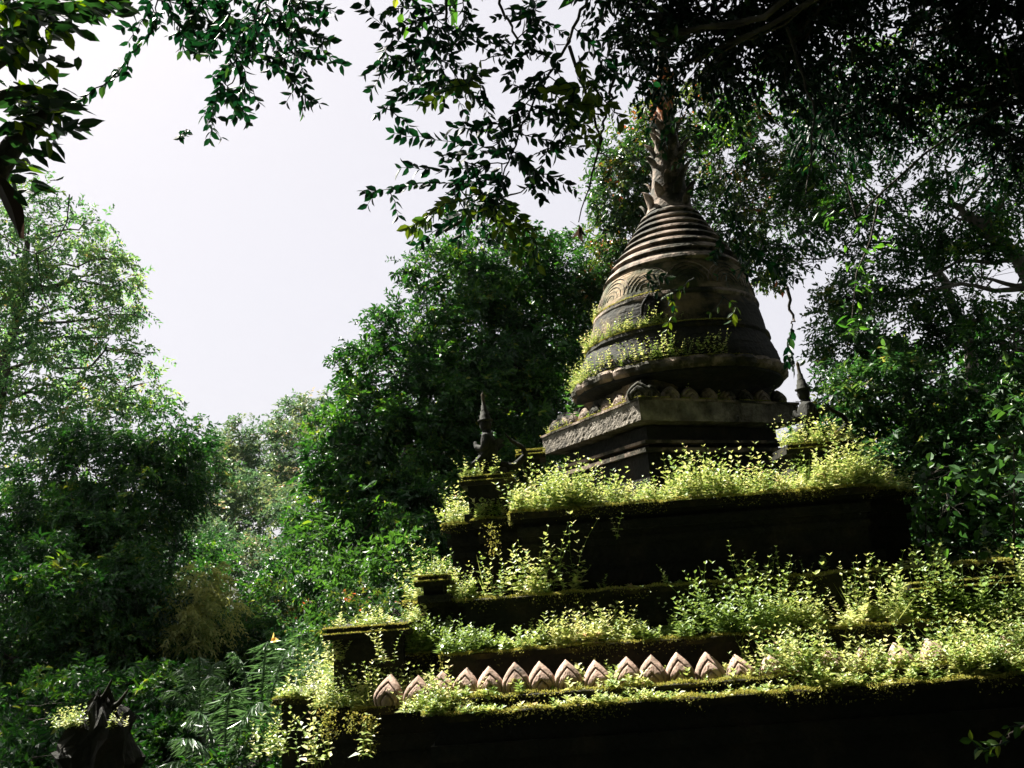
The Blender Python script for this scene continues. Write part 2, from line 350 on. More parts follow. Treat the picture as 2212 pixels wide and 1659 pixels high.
PX = [832, 897, 951, 1004, 1058, 1115, 1170, 1227, 1291, 1355, 1409, 1469, 1533, 1600, 1668, 1735, 1799, 1867, 1940, 2013, 2090, 2170]
pm = [petal_mesh(.154, .148, .85, seed=i) for i in range(3)]
PETX = []
for i, px in enumerate(PX):
    p0 = at(px, 1470-.06*(px-1100), 4.57); x, y = W2(p0[0], 4.56); dz = rngS.normal()*.006 - (.035 if px > 1560 else .008) - (.02 if i < 2 else 0)
    if i == 0: y += .03
    place(pm[i % 3], (p0[0], y, 1.085+dz), TH - .16*math.atan2(p0[0], 4.5) + rngS.normal()*.05, chedi, 'lotus_petal', M_TERRA, .97+.06*rngS.random() + .0006*i, rngS.normal()*.03)
    PETX.append(p0[0])
ps = petal_mesh(.185, .13, .35, seed=9)
for face in range(4):
    cs = sq(.07); a, b_ = np.array(cs[face]), np.array(cs[(face+1) % 4]); dr = (b_-a)/np.linalg.norm(b_-a); n = 8
    for k in range(n):
        if face in (1, 2): continue
        p = a + (b_-a)*(k+.5)/n
        place(ps, (*p, 3.07), math.atan2(dr[1], dr[0]), chedi, 'cornice_petal', M_STONE, .95+.1*rngS.random(), rngS.normal()*.04)
p = np.array(sq(.05)[0]); place(ps, (*p, 3.07), A64*0 + math.atan2((gu-gv)[1], (gu-gv)[0]), chedi, 'cornice_petal', M_STONE, 1.15)
# ---- round body; the old tower leans a little to the right
def axis(z): return np.array([1.60 + .076*(z-3.3), 7.60])
def lathe(name, prof, mat, seg=96, disp=.006, seed=1, lobes=None, parent=None, res=.012):
    rng = np.random.default_rng(seed); prof = np.array(prof, float)
    d = np.r_[0, np.cumsum(np.hypot(np.diff(prof[:, 0]), np.diff(prof[:, 1])))]; n = int(d[-1]/res)+2
    u = np.unique(np.r_[np.linspace(0, d[-1], n), d]); zs = np.interp(u, d, prof[:, 0]); rs = np.interp(u, d, prof[:, 1])
    th = np.linspace(0, 2*np.pi, seg, endpoint=False); G = np.zeros((len(u), seg, 3))
    ph = rng.random(8)*6.28
    for i, (z, r) in enumerate(zip(zs, rs)):
        nse = sum(math.sin(1)*0 + np.sin(th*(k+2)+z*(5+3*k)+ph[k])/(k+2) for k in range(7))*disp
        R_ = r + nse + rng.normal(size=seg)*disp*.12
        if lobes: R_ = R_ + lobes(z, th, r)
        c = axis(z); G[i, :, 0] = c[0] + np.cos(th)*R_; G[i, :, 1] = c[1] + np.sin(th)*R_; G[i, :, 2] = z
    mb = MB(); mb.quadgrid(G, closed_v=True, flip=True)
    return mb.build(name, mat, parent or chedi, True)
bb_ = noisy_slab(sq(.13), 3.069, 3.26, 6, .05, .008, rngS); bb_.build('base_block', M_STAIN, chedi)
lathe('base_drum', [(3.10, .4), (3.105, .68), (3.18, .73), (3.23, .80), (3.265, .92), (3.30, .985), (3.335, .985), (3.34, .80)], M_DARKST, disp=.010)
lathe('lotus_lobe_band', [(3.315, .80), (3.32, .97), (3.345, 1.00), (3.385, 1.005), (3.42, .98), (3.43, .5)], M_STONE, seg=240, lobes=lambda z, th, r: .035*np.abs(np.cos(th*14))**.6*(r > .9), seed=2)
lathe('lower_drum', [(3.41, .985), (3.45, .985), (3.50, .975), (3.56, .955), (3.63, .925), (3.70, .895), (3.72, .885)], M_DARKST, disp=.012, seed=3)
lathe('drum_rim', [(3.70, .80), (3.70, .885), (3.73, .900), (3.76, .892), (3.775, .60)], M_MOSSY, disp=.006, seed=4)
lathe('upper_drum', [(3.765, .875), (3.83, .862), (3.90, .848), (3.98, .83), (4.06, .805)], M_STAIN, disp=.010, seed=5)
lathe('bell_rim', [(4.04, .70), (4.04, .805), (4.07, .815), (4.10, .804), (4.115, .60)], M_STONE, disp=.006, seed=6)
lathe('bell', [(4.105, .795), (4.16, .78), (4.25, .752), (4.33, .722), (4.39, .698), (4.44, .668)], M_BELL, disp=.009, seed=7)
hs_ = np.array([.093, .082, .074, .068, .063, .060, .058, .057]); hs_ = hs_*(.745/hs_.sum()); z0 = 4.425
for k, h in enumerate(hs_):
    r0, r1 = (float(np.interp(z, [4.42, 4.52, 4.63, 4.853, 5.043, 5.194], [.682, .635, .578, .430, .318, .245])) for z in (z0, z0+h))
    bu = .018 + .06*(h-.05)
    lathe('bell_ring', [(z0, r0-.045), (z0+.004, r0-.004), (z0+h*.22, r0+bu), (z0+h*.50, (r0+r1)/2+bu+.010), (z0+h*.78, r1+bu*.9), (z0+h*.94, r1+.002), (z0+h*.985, r1-.045)], M_STONE, disp=.004, seed=20+k, res=.005)
    z0 += h
lathe('bell_core', [(4.40, .62), (4.60, .53), (4.85, .37), (5.04, .26), (5.2, .19)], M_DARKST)
# carved scroll arcs round the bell
sc_ = MB()
for k in range(12):
    t0 = 2*np.pi*k/12
    for j, q in enumerate((.18, .145, .11, .075, .04)):
        aa = np.linspace(0, np.pi, 16); dth = np.cos(aa)*q*1.25; zz = 4.17 + np.sin(aa)*q*1.2
        rb = np.interp(zz, [4.105, 4.16, 4.25, 4.33, 4.39, 4.44], [.795, .78, .752, .722, .698, .668]) + .004
        ax = np.array([axis(z) for z in zz]); P = np.stack([ax[:, 0] + np.cos(t0+dth/.76)*rb, ax[:, 1] + np.sin(t0+dth/.76)*rb, zz], 1)
        sc_.tube(P, .005, 5)
sc_.build('scroll_carving', M_STONE, chedi, True)
# spire and its rings of upturned petals
lathe('spire', [(5.18, .25), (5.3, .205), (5.5, .172), (5.9, .135), (6.3, .10), (6.6, .078), (6.97, .055), (7.3, .03), (7.5, .006)], M_STONE, seg=48, disp=.005, seed=41)
sp = MB()
nv, nu = 9, 7
for row in range(13):
    z0 = 5.20 + row*.125; r0 = float(np.interp(z0, [5.18, 5.3, 5.5, 5.9, 6.3, 6.97], [.25, .205, .172, .135, .10, .055])); cnt = 7
    size = .155*(1-.035*row); mt = M_STONE if row < 8 else M_ORANGE
    for k in range(cnt):
        th0 = 2*np.pi*(k+.5*(row % 2))/cnt + rngS.normal()*.05; hh = size*(.8+.5*rngS.random()); out = .015+.03*rngS.random()
        if rngS.random() < .22: continue
        G = np.zeros((nv, nu, 3))
        for i in range(nv):
            f = i/(nv-1); w = (.5*math.sin(min(1, (1-f)*1.5)*math.pi/2)**.9)*size*.62
            R_ = r0 - .012 + out*math.sin(f*1.9) + .075*f**3
            for j in range(nu):
                u_ = (j/(nu-1)*2-1); rr2 = R_ + .018*(1-u_*u_)*(1-f) ; dt = u_*w/max(r0, .05); c = axis(z0+f*hh)
                G[i, j] = (c[0]+math.cos(th0+dt)*rr2, c[1]+math.sin(th0+dt)*rr2, z0 + f*hh)
        G2 = G.copy(); G2[..., :2] += (axis(z0)-G2[..., :2])*.09
        rb = MB(); rb.quadgrid(np.concatenate([G, G2[:, ::-1]], 1), closed_v=True); rb.build('spire_petal', mt, chedi, True)
# small relief face on the front of the drum
fc = MB(); c0 = at(1412, 672, 6.83)
th = np.linspace(0, 2*np.pi, 24, endpoint=False)
G = []
for k in np.linspace(0, 1, 12):
    x = np.cos(th)*.085*k; z = np.sin(th)*.105*k; y = -.045*np.sqrt(max(0, 1-k*k)) + 0*x
    y = y - .02*np.exp(-(x/.014)**2-((z+.01)/.035)**2) + .010*np.exp(-((np.abs(x)-.032)/.016)**2-((z-.02)/.012)**2) - .008*np.exp(-(x/.03)**2-((z+.05)/.010)**2)
    G.append(np.stack([c0[0]+x, c0[1]+y, c0[2]+z], 1))
fc.quadgrid(np.array(G), closed_v=True, flip=True)
ar = np.linspace(0, np.pi, 14); P = np.stack([c0[0]+np.cos(ar)*.105, np.full(14, c0[1]+.01), c0[2]+np.sin(ar)*.16 - .02], 1); fc.tube(P, .018, 6)
P = np.array([[c0[0]+a, c0[1]+.01, c0[2]+.13+bq] for a, bq in ((-.05, 0), (0, .075), (.05, 0))]); fc.tube(P, .016, 6)
fc.build('face_relief', M_DARKST, chedi, True)

# ------------------------------------------------------------------ guardian statues
def lathe_at(mb, c, prof, seg=18, sx=1, sy=1, lean=(0, 0)):
    prof = np.array(prof); th = np.linspace(0, 2*np.pi, seg, endpoint=False); G = np.zeros((len(prof), seg, 3))
    for i, (z, r) in enumerate(prof): G[i] = np.stack([c[0]+lean[0]*z+np.cos(th)*r*sx, c[1]+lean[1]*z+np.sin(th)*r*sy, np.full(seg, c[2]+z)], 1)
    mb.quadgrid(G, closed_v=True, flip=True)
def chain(mb, pts, rr, n=10):
    pts = np.array(pts, float); m = len(pts); t = np.linspace(0, m-1, m*5)
    def sm(a): 
        v = np.interp(t, np.arange(m), a); return np.convolve(np.r_[v[:2][::-1], v, v[-2:][::-1]], [.1, .2, .4, .2, .1], 'valid')
    mb.tube(np.stack([sm(pts[:, i]) for i in range(3)], 1), sm(np.array(rr, float)), n)
def skin_body(name, joints, edges, radii, mat, parent):
    me = bpy.data.meshes.new(name); me.from_pydata([tuple(j) for j in joints], edges, []); o = bpy.data.objects.new(name, me); SC.collection.objects.link(o)
    o.parent = parent; sk = o.modifiers.new('skin', 'SKIN')
    for i, r in enumerate(radii): me.skin_vertices[0].data[i].radius = (r, r)
    me.skin_vertices[0].data[0].use_root = True
    o.modifiers.new('sub', 'SUBSURF').render_levels = 2; o.modifiers['sub'].levels = 2; me.materials.append(mat); return o
def statue(loc, face, sc, lab):
    """kneeling guardian, hands joined, tall tiered crown, curling tail behind; faces -x when face = -1"""
    root = empty('guardian_statue', loc, lab, 'statue', 'guardian statues on the corner pedestals')
    f = face
    J = [(0, 0, .10), (.005*f, 0, .20), (.02*f, 0, .29), (.02*f, 0, .345), (.03*f, 0, .385),
         (.03*f, .075, .30), (.05*f, .09, .21), (.11*f, .02, .24), (.03*f, -.075, .30), (.05*f, -.09, .21), (.11*f, -.02, .24),
         (.10*f, .07, .09), (-.06*f, .08, .03), (.10*f, -.07, .09), (-.06*f, -.08, .03), (.12*f, 0, .285)]
    E_ = [(0, 1), (1, 2), (2, 3), (3, 4), (2, 5), (5, 6), (6, 7), (2, 8), (8, 9), (9, 10), (0, 11), (11, 12), (0, 13), (13, 14), (7, 15), (10, 15)]
    Rr = [.10, .085, .085, .034, .047, .042, .034, .022, .042, .034, .022, .065, .04, .065, .04, .012]
    skin_body('body', J, E_, Rr, M_DARKST, root)
    h = MB(); L0 = np.array(loc)
    lathe_at(h, L0 + (.03*f, 0, .36), [(0, .018), (.012, .036), (.04, .046), (.065, .045), (.085, .04)], 18)
    h.build('head', M_DARKST, root, True)
    h = MB(); lathe_at(h, L0 + (.03*f, 0, .435), [(0, .045), (.004, .058), (.014, .058), (.018, .042), (.05, .040), (.054, .034), (.085, .030), (.09, .024), (.13, .020), (.135, .014), (.19, .011), (.21, .014), (.225, .006), (.235, .001)], 20, lean=(-.04, 0))
    h.build('tiered_crown', M_STAIN, root, True)
    for s in (-1, 1):
        w = MB(); G = np.zeros((10, 5, 3))
        for i in range(10):
            q = i/9; cx = -.04*f - .07*f*q; cz = .24 + .07*q - .25*q*q*.2; wd = .05*math.sin((1-q)*1.7)*.9
            for j in range(5):
                u_ = j/4-.5; G[i, j] = (cx + u_*wd*.6*f, s*(.06+.05*q), cz + u_*wd*1.2)
        G = G + L0; w.quadgrid(G); w.quadgrid(G + np.array([0, s*.010, 0]), flip=True); w.build('wing', M_DARKST, root, True)
    t = MB(); chain(t, [L0 + (-.05*f, 0, .10), L0 + (-.16*f, 0, .07), L0 + (-.26*f, 0, .15), L0 + (-.24*f, 0, .22), L0 + (-.16*f, 0, .27), L0 + (-.11*f, 0, .34)], [.03, .03, .024, .018, .013, .003], 8)
    t.build('tail', M_MOSSY, root, True)
    bb = MB(); lathe_at(bb, L0, [(-.001, .15), (.03, .15), (.035, .12), (.07, .11), (.075, .0)], 12, 1.05, .85); bb.build('base_block', M_DARKST, root)
    return root
xx, yy = W2(-.15, 5.98); statue((xx, yy, 2.43), -1, 1.0, 'dark kneeling guardian statue with thin crown, left of the square cornice')
xx, yy = W2(2.27, 5.96); statue((xx, yy, 2.47), -1, 1.0, 'guardian statue with brown tapering crown, right of the bell among yellow-green plants')

# ------------------------------------------------------------------ plants on the ledges
def edge_path(T):
    x, y = T['xl'], T['yf']; Lp = [(x, y)]
    for dx, dy in T['steps']: Lp.append((x, y+dy)); Lp.append((x-dx, y+dy)); x -= dx; y += dy
    Rp = [(T['xl']+T['xr']-a, b) for a, b in Lp]
    return np.array(Lp[::-1] + Rp)
def sample_edge(rng, T, n, din=(0, .1), xr=(-9, 9), dens=None):
    """points on a ledge, din metres in from its edge; world coords"""
    E_ = edge_path(T); seg = np.diff(E_, axis=0); ln = np.hypot(*seg.T); w = ln/ln.sum(); out = []
    while sum(len(o) for o in out) < n:
        i = rng.choice(len(seg), n*2, p=w); u = rng.random(n*2); P = E_[i] + seg[i]*u[:, None]
        d = din[0] + (din[1]-din[0])*rng.random(n*2); 
        horiz = np.abs(seg[i][:, 1]) < 1e-6; sgn = np.where(P[:, 0] < (T['xl']+T['xr'])/2, 1, -1)
        P = P + np.where(horiz[:, None], np.stack([0*d, d], 1), np.stack([sgn*d, 0*d], 1))
        k = (P[:, 0] > xr[0]) & (P[:, 0] < xr[1])
        if dens is not None: k &= rng.random(len(P)) < dens(P[:, 0], P[:, 1])
        out.append(P[k])
        if len(out) > 60: break
    P = np.concatenate(out)[:n]; X = CEN[0] + (P[:, 0]-CEN[0])*math.cos(TH) - (P[:, 1]-CEN[1])*math.sin(TH); Y = CEN[1] + (P[:, 0]-CEN[0])*math.sin(TH) + (P[:, 1]-CEN[1])*math.cos(TH)
    return np.stack([X, Y, np.full(len(X), T['z'])], 1), P[:, 0]
def weeds(mb, sb, rng, R_, H, leafL=.022, nodes=8, lean=.25, tint=None, droopy=.0, every=3):
    n = len(R_)
    if n == 0: return
    A = np.stack([rng.normal(size=n)*lean, rng.normal(size=n)*lean - .06, np.ones(n)], 1); A = norm(A)
    bend = rng.normal(size=(n, 3))*.22; bend[:, 2] = 0
    tb_ = rng.random(n) if tint is None else tint
    th0 = rng.random(n)*6.28; lf_ = .6 + .75*rng.random(n)**1.4
    if n > 30:
        g_ = rng.random(n) < .13; ng = int(g_.sum())
        for q in range(3):
            Dg = np.stack([rng.normal(size=ng)*.45, rng.normal(size=ng)*.45 - .1, np.ones(ng)], 1); Lg = H[g_]*(.45+.6*rng.random(ng))
            leaf_add(mb, rng, R_[g_] + rng.normal(size=(ng, 3))*.006*np.array([1, 1, 0]), Dg, Lg, .005, 0, .0, .1, 'd', rng.random(ng)*.6)
    for j in range(nodes):
        f = (j+1)/nodes; P = R_ + A*(H*f)[:, None] + bend*(H*f*f)[:, None]
        for s in (0, 1):
            th = th0 + (j % 2)*1.57 + s*3.14 + rng.normal(size=n)*.3
            up_ = .15 + .75*f + rng.normal(size=n)*.2 - droopy
            D = np.stack([np.cos(th), np.sin(th), up_], 1)
            L_ = leafL*1.28*lf_*(1.2 - .65*f)*(.7+.6*rng.random(n))
            keep = rng.random(n) < .92
            leaf_add(mb, rng, P[keep], D[keep], L_[keep], L_[keep]*.60, 2.0, .12, .12, 'd', np.clip(tb_[keep]*.62 + .38*rng.random(keep.sum()), 0, 1))
    for i in range(0, n, every):
        t = np.linspace(0, 1, 5)[:, None]; P = R_[i] + A[i]*H[i]*t + bend[i]*H[i]*t*t; sb.tube(P, np.linspace(.0016, .0008, 5), 3, .3)
def moss(mb, rng, P, sz=.011, hang=0.):
    n = len(P); D = rng.normal(size=(n, 3))*.55; D[:, 2] += .8 - hang*1.6; D[:, 1] -= .35
    L_ = sz*(.5+rng.random(n)); leaf_add(mb, rng, P, D, L_, L_*.5, .3, .1, .2, 'd')
def fr(x): return np.clip(x, 0, 1)
rw = np.random.default_rng(77)
def stuff(mb, name, label, mat, cat=None): return tag(mb.build(name, mat), label, cat, None, 'stuff')
patch = lambda x, a, s: fr(.5 + .9*np.sin(x*5.1+a) * np.cos(x*2.3+a*1.7) + s)
def clumpf(x, y, seed, cut=.45):
    v = .5 + .5*(np.sin(x*6.1+seed)*.45 + np.sin(x*13.7+seed*2.3+y*5)*.35 + np.sin(x*27.+seed*1.1+y*9)*.2)
    return np.clip((v-cut)*3.2, 0, 1)
def ledge_weeds(key, n, hmin, hmax, din, label, xr=(-9, 9), dens=None, leafL=.022, nodes=8, hfun=None, tfun=None, cb=.12):
    T = TIERS[key]; sd_ = len(label)*.37
    dn0 = dens if dens is not None else (lambda x, y: np.ones(len(x)))
    P, xl = sample_edge(rw, T, n, din, xr, lambda x, y: dn0(x, y)*(cb + (1-cb)*clumpf(x, y, sd_)))
    H = hmin + (hmax-hmin)*rw.random(len(P))**1.5; H = H*(.55 + .6*clumpf(xl, P[:, 1], sd_+1, .3))
    if hfun is not None: H = H*hfun(xl)
    mb = MB(); sb = mb; weeds(mb, sb, rw, P, H, leafL, nodes, tint=None if tfun is None else tfun(xl)); return stuff(mb, 'ledge_weeds', label, G_WEED, 'weeds')
# top of the fourth terrace: dense sunny border
ledge_weeds('fourth_terrace_wall', 1500, .11, .33, (.01, .50), 'dense sunlit yellow-green weeds covering the broad ledge below the square cornice', leafL=.034, cb=.4)
ledge_weeds('third_terrace_wall', 170, .05, .30, (.02, .20), 'thin leafy weeds along the narrow ledge under the tall black wall', dens=lambda x, y: np.where(x < .42, 1, np.where(x < 1.3, .05, .12)), hfun=lambda x: np.where(x < .42, 1.5, np.where(x < 1.1, .45, .8)), leafL=.033)
ledge_weeds('second_terrace_wall', 1450, .06, .24, (.0, .28), 'rank mixed weeds on the ledge above the row of terracotta petals', cb=.3, hfun=lambda x: np.where(x < .95, .85, 1.55), leafL=.033, tfun=lambda x: np.clip(.5+.5*np.sin(x*4), 0, 1)*rw.random(len(x))**.3)
ledge_weeds('petal_ledge_wall', 1250, .03, .12, (.0, .30), 'low weeds creeping among the terracotta petals', dens=lambda x, y: np.where(x > 1.2, 1, .30), hfun=lambda x: np.where(x > 1.25, 2.2, .9), leafL=.031, nodes=6, cb=.3)
ledge_weeds('lower_terrace_wall', 900, .015, .06, (-.01, .10), 'creeping weeds on the lip of the lowest ledge', leafL=.029, nodes=4, hfun=lambda x: np.where(x > 1.6, 2., 1.))
ledge_weeds('lower_terrace_wall', 430, .06, .30, (.02, .55), 'leafy weeds heaped on the left corner of the lowest ledge', xr=(-1.7, -.35), leafL=.032)
ledge_weeds('lower_terrace_wall', 240, .04, .2, (.04, .14), 'thick weeds at the right end of the lowest ledge', xr=(1.5, 3.2), leafL=.034)
# moss rims
for key, n, lab in (('lower_terrace_wall', 26000, 'moss fringe along the lowest ledge'), ('petal_ledge_wall', 12000, 'moss fringe below the terracotta petals'), ('second_terrace_wall', 14000, 'moss fringe above the terracotta petals'),
                    ('third_terrace_wall', 13000, 'moss fringe on the thin ledge of the black wall'), ('fourth_terrace_wall', 14000, 'moss fringe at the foot of the dense weeds')):
    mb = MB(); P, xl = sample_edge(rw, TIERS[key], n, (-.010, .05), dens=lambda x, y: .45+.55*patch(x, n*.01, .35)); P[:, 2] += rw.random(len(P))*.012 + .012*np.sin(xl*23)*rw.random(len(P))
    moss(mb, rw, P)
    P, xl = sample_edge(rw, TIERS[key], n//12, (-.018, -.004), dens=lambda x, y: patch(x*1.7, n*.02, -.1)); P[:, 2] -= rw.random(len(P))**2.5*.07; moss(mb, rw, P, .013, .5)
    stuff(mb, 'moss', lab, G_MOSS, 'moss')
mb = MB()
for x0, x1, y0, y1, z in PEDS:
    for q in range(2):
        n = 1500; t = rw.random(n); 
        edge = rw.random(n) < .6; X = x0 + (x1-x0)*t; Yv = np.where(edge, y0, y0 + (y1-y0)*rw.random(n)*.4)
        P = np.array([[*W2(a, b_), z - q*.033] for a, b_ in zip(X, Yv)]); k = patch(X*2.2, x0, .3) > rw.random(n); moss(mb, rw, P[k], .009)
stuff(mb, 'moss', 'moss rims on the square pedestals', G_MOSS, 'moss')
# weeds round the drum
def ring_pts(n, z, r0, r1, a0, a1):
    a = rad(a0) + (rad(a1)-rad(a0))*rw.random(n); r = r0 + (r1-r0)*rw.random(n); c = axis(z); return np.stack([c[0]+np.cos(a)*r, c[1]+np.sin(a)*r, np.full(n, z)], 1)
mb = MB()
R_ = ring_pts(420, 3.42, .90, .995, 150, 262); weeds(mb, mb, rw, R_, .06+.17*rw.random(len(R_)), .024, 7, .3)
R_ = ring_pts(80, 3.42, .92, .99, 262, 285); weeds(mb, mb, rw, R_, .05+.16*rw.random(len(R_)), .024, 7, .3)
R_ = ring_pts(90, 3.77, .855, .895, 175, 250); weeds(mb, mb, rw, R_, .05+.17*rw.random(len(R_))**1.5, .022, 7, .3)
R_ = ring_pts(30, 4.11, .79, .81, 170, 205); weeds(mb, mb, rw, R_, .04+.06*rw.random(len(R_)), .018, 5, .3)
R_ = ring_pts(60, 3.775, .86, .895, 215, 262); weeds(mb, mb, rw, R_, .03+.07*rw.random(len(R_)), .018, 5, .3)
R_ = ring_pts(110, 3.40, .96, 1.02, 165, 215); weeds(mb, mb, rw, R_, .05+.1*rw.random(len(R_)), .024, 6, .9)
stuff(mb, 'ledge_weeds', 'bright weeds round the foot of the bell, thickest on its left', G_WEED, 'weeds')
mb = MB()
for z, r, a0, a1, n in ((3.768, .90, 165, 300, 5000), (4.11, .812, 160, 250, 1800), (3.42, 1.0, 160, 300, 4500)):
    P = ring_pts(n, z, r-.03, r, a0, a1); moss(mb, rw, P, .010)
cs = sq(-.02); 
for i in (0, 3):
    a, b_ = np.array(cs[i]), np.array(cs[(i+1) % 4]); n = 1500; u = rw.random(n); P = np.c_[a + (b_-a)*u[:, None], np.full(n, 3.07)]; k = rw.random(n) < patch(u*7, i, -.1); moss(mb, rw, P[k], .010)
stuff(mb, 'moss', 'moss on the mouldings under the bell', G_MOSS, 'moss')
# weeds on cornice top and in front of statues
mb = MB()
a, b_ = np.array(sq(.04)[0]), np.array(sq(.04)[3]); u = np.r_[.75+.25*rw.random(45), rw.random(30)]; P = np.c_[a + (b_-a)*u[:, None], np.full(len(u), 3.07)]; weeds(mb, mb, rw, P, .03+.06*rw.random(len(u)), .02, 5)
b2 = np.array(sq(.05)[1]); u = rw.random(60); P = np.c_[a + (b2-a)*u[:, None], np.full(len(u), 3.07)]; weeds(mb, mb, rw, P, .015+.04*rw.random(len(u))+.10*(rw.random(len(u)) < .06), .02, 5)
stuff(mb, 'ledge_weeds', 'sparse weeds between the petals on the square cornice', G_WEED, 'weeds')
def box_pts(n, x0, x1, y0, y1, z): return np.array([[*W2(x0+(x1-x0)*a, y0+(y1-y0)*b_), z] for a, b_ in rw.random((n, 2))])
for args, n, hr, lab in (((-1.2, -.62, 4.78, 4.93, 1.03), 170, (.05, .26), 'weeds heaped against the front of the left end pedestal'), ((-.62, -.22, 4.42, 4.62, 1.03), 90, (.05, .17), 'weeds between the left end pedestal and the first petals'), ((1.97, 2.48, 5.70, 5.95, 2.47), 110, (.05, .24), 'weeds on the pedestal in front of the right guardian'), ((-.37, -.12, 5.79, 5.9, 2.43), 26, (.05, .16), 'weeds on the pedestal of the left guardian'),
                         ((-1.13, -.6, 4.93, 5.3, 1.47), 60, (.02, .12), 'low weeds on the left end pedestal')):
    mb = MB(); P = box_pts(n, *args); weeds(mb, mb, rw, P, hr[0]+(hr[1]-hr[0])*rw.random(n)**1.4, .024, 7); stuff(mb, 'ledge_weeds', lab, G_WEED, 'weeds')
# single plants one can point to
def plant(px, py, Y, h, nst, lab, leafL=.03, nodes=9, mat=None, spread=.05, droopy=0., cat='plant', wratio=None):
    base = at(px, py, Y); root = empty('young_plant', tuple(base), lab, cat, 'single plants rooted in the chedi'); rng = np.random.default_rng(int(px*7+py))
    R_ = base + np.c_[rng.normal(size=(nst, 2))*spread, np.zeros(nst)]; H = h*(.6+.45*rng.random(nst)); H[0] = h
    lf, st = MB(), MB(); weeds(lf, st, rng, R_, H, leafL, nodes, .18, every=1, droopy=droopy)
    lf.build('foliage', mat or G_WEED, root); st.build('stem', M_BARK if mat else G_WEED, root)
plant(1641, 1300, 5.18, .34, 6, 'tallest upright weed against the black wall, right of its middle')
plant(1756, 1290, 5.2, .24, 5, 'wispy thin-leaved weed against the black wall', .018)
plant(1440, 1268, 5.18, .14, 2, 'lone small weed standing against the middle of the black wall')
plant(1885, 1340, 4.95, .36, 9, 'broad clump of tall leafy stems right of the black wall', .034)
plant(1960, 1330, 4.95, .28, 7, 'arching leafy stems beside the right pedestal', .032)
plant(1130, 1285, 5.15, .33, 9, 'tall leafy clump left of the black wall with pale big leaves', .034)
plant(1065, 1290, 5.2, .20, 5, 'shorter leafy clump at the left foot of the black wall', .03)
plant(952, 1246, 5.25, .14, 16, 'bright bushy plant on the small left pedestal', .022, spread=.04)
plant(1240, 905, 7.0, .28, 3, 'sapling with large yellow-green leaves growing through the cornice petals', .075, 5, G_BIG, .02)
plant(1335, 1165, 5.28, .16, 2, 'pale wiry twig growing out of the black wall', .03, 5, spread=.02, droopy=.3)
plant(590, 1640, 5.2, .30, 14, 'sunlit plant at the bottom left of the lowest wall', .032)
plant(730, 1430, 5.0, .18, 10, 'leafy shrublet left of the petal row under the pedestal', .03)
plant(790, 1640, 4.6, .22, 3, 'small hanging plant on the face of the lowest wall', .035, 5, spread=.03, droopy=.5)
plant(670, 1660, 4.85, .36, 9, 'pinkish-leaved plant clinging to the left corner of the lowest wall', .034)
plant(850, 1430, 4.9, .22, 6, 'reddish small-leaved weed behind the leftmost petals', .022)
# hanging trails of moss and creeper on the lowest wall
mb = MB()
for px, py, n, ln in ((794, 1545, 260, .20), (710, 1530, 200, .16), (1062, 1130, 160, .22), (760, 1540, 120, .1), (1500, 1510, 60, .1)):
    p0 = at(px, py, 4.72 if py > 1400 else 5.55); P = p0 + np.c_[rw.normal(size=n)*.025, rw.normal(size=n)*.02, -rw.random(n)*ln]; moss(mb, rw, P, .016, .5)
stuff(mb, 'creeper', 'trailing moss and creeper hanging from the left corners of the ledges', G_MOSS, 'creeper')

# ------------------------------------------------------------------ dark broken pillar, bottom left
bp = at(215, 1655, 5.4); bl = (bp[0], bp[1], 0.); pil = empty('ruined_pillar', bl, 'black broken pillar with weeds sprouting from its ragged top, lower left', 'pillar')
mb = MB(); zt = at(215, 1515, 5.4)[2]; rp = np.random.default_rng(8)
zz_ = [0, .25, .5, .75, zt-.45, zt-.38, zt-.30, zt-.22, zt-.14, zt-.08, zt-.02, zt+.03]; ww_ = [.22, .17, .185, .18, .19, .215, .20, .17, .16, .11, .07, .03]
G = np.zeros((len(zz_), 28, 3)); th = np.linspace(0, 2*np.pi, 28, endpoint=False); ph_ = rp.random(28)*.5
for i, (z, w) in enumerate(zip(zz_, ww_)):
    r_ = w/np.maximum(np.abs(np.cos(th)), np.abs(np.sin(th)))**.7*(1 + .16*np.sin(th*3+i*1.3)*(.3+i/12) + rp.normal(size=28)*.07)
    G[i] = np.stack([bp[0] + .02*math.sin(i*1.7) + np.cos(th)*r_, bp[1] + np.sin(th)*r_, z + rp.normal(size=28)*.022*(i > 3)], 1)
mb.quadgrid(G, closed_v=True, flip=True)
mb.build('shaft', M_BRICK, pil)
for (dx, dz, tx, tz) in ((-.03, 0, .10, .14), (.05, -.05, .13, .12)):
    mb = MB(); chain(mb, [(bp[0]+dx, bp[1], zt+dz), (bp[0]+dx+tx*.5, bp[1]-.02, zt+dz+.03), (bp[0]+dx+tx, bp[1]-.02, zt+dz+tz)], [.025, .016, .004], 7); mb.build('horn', M_MOSSY, pil, True)
mb = MB(); n = 40; R_ = np.array([bp[0]-.14, bp[1]-.12, zt-.13]) + np.c_[rp.normal(size=(n, 2))*.04, np.zeros(n)]; weeds(mb, mb, rp, R_, .05+.09*rp.random(n), .022, 6)
R_ = np.array([bp[0]+.15, bp[1]-.14, zt-.15]) + np.c_[rp.normal(size=(14, 2))*.03, np.zeros(14)]; weeds(mb, mb, rp, R_, .03+.09*rp.random(14), .018, 6)
o = mb.build('ledge_weeds', G_WEED); tag(o, 'bright weeds sprouting on the black broken pillar', 'weeds', None, 'stuff')

# ------------------------------------------------------------------ trees and shrubs
def gz(x, y): return float(ground_z(np.array(x), np.array(y)))
def base(px, Y, py=1300):
    p = at(px, py, Y); return np.array([p[0], p[1], gz(p[0], p[1])])
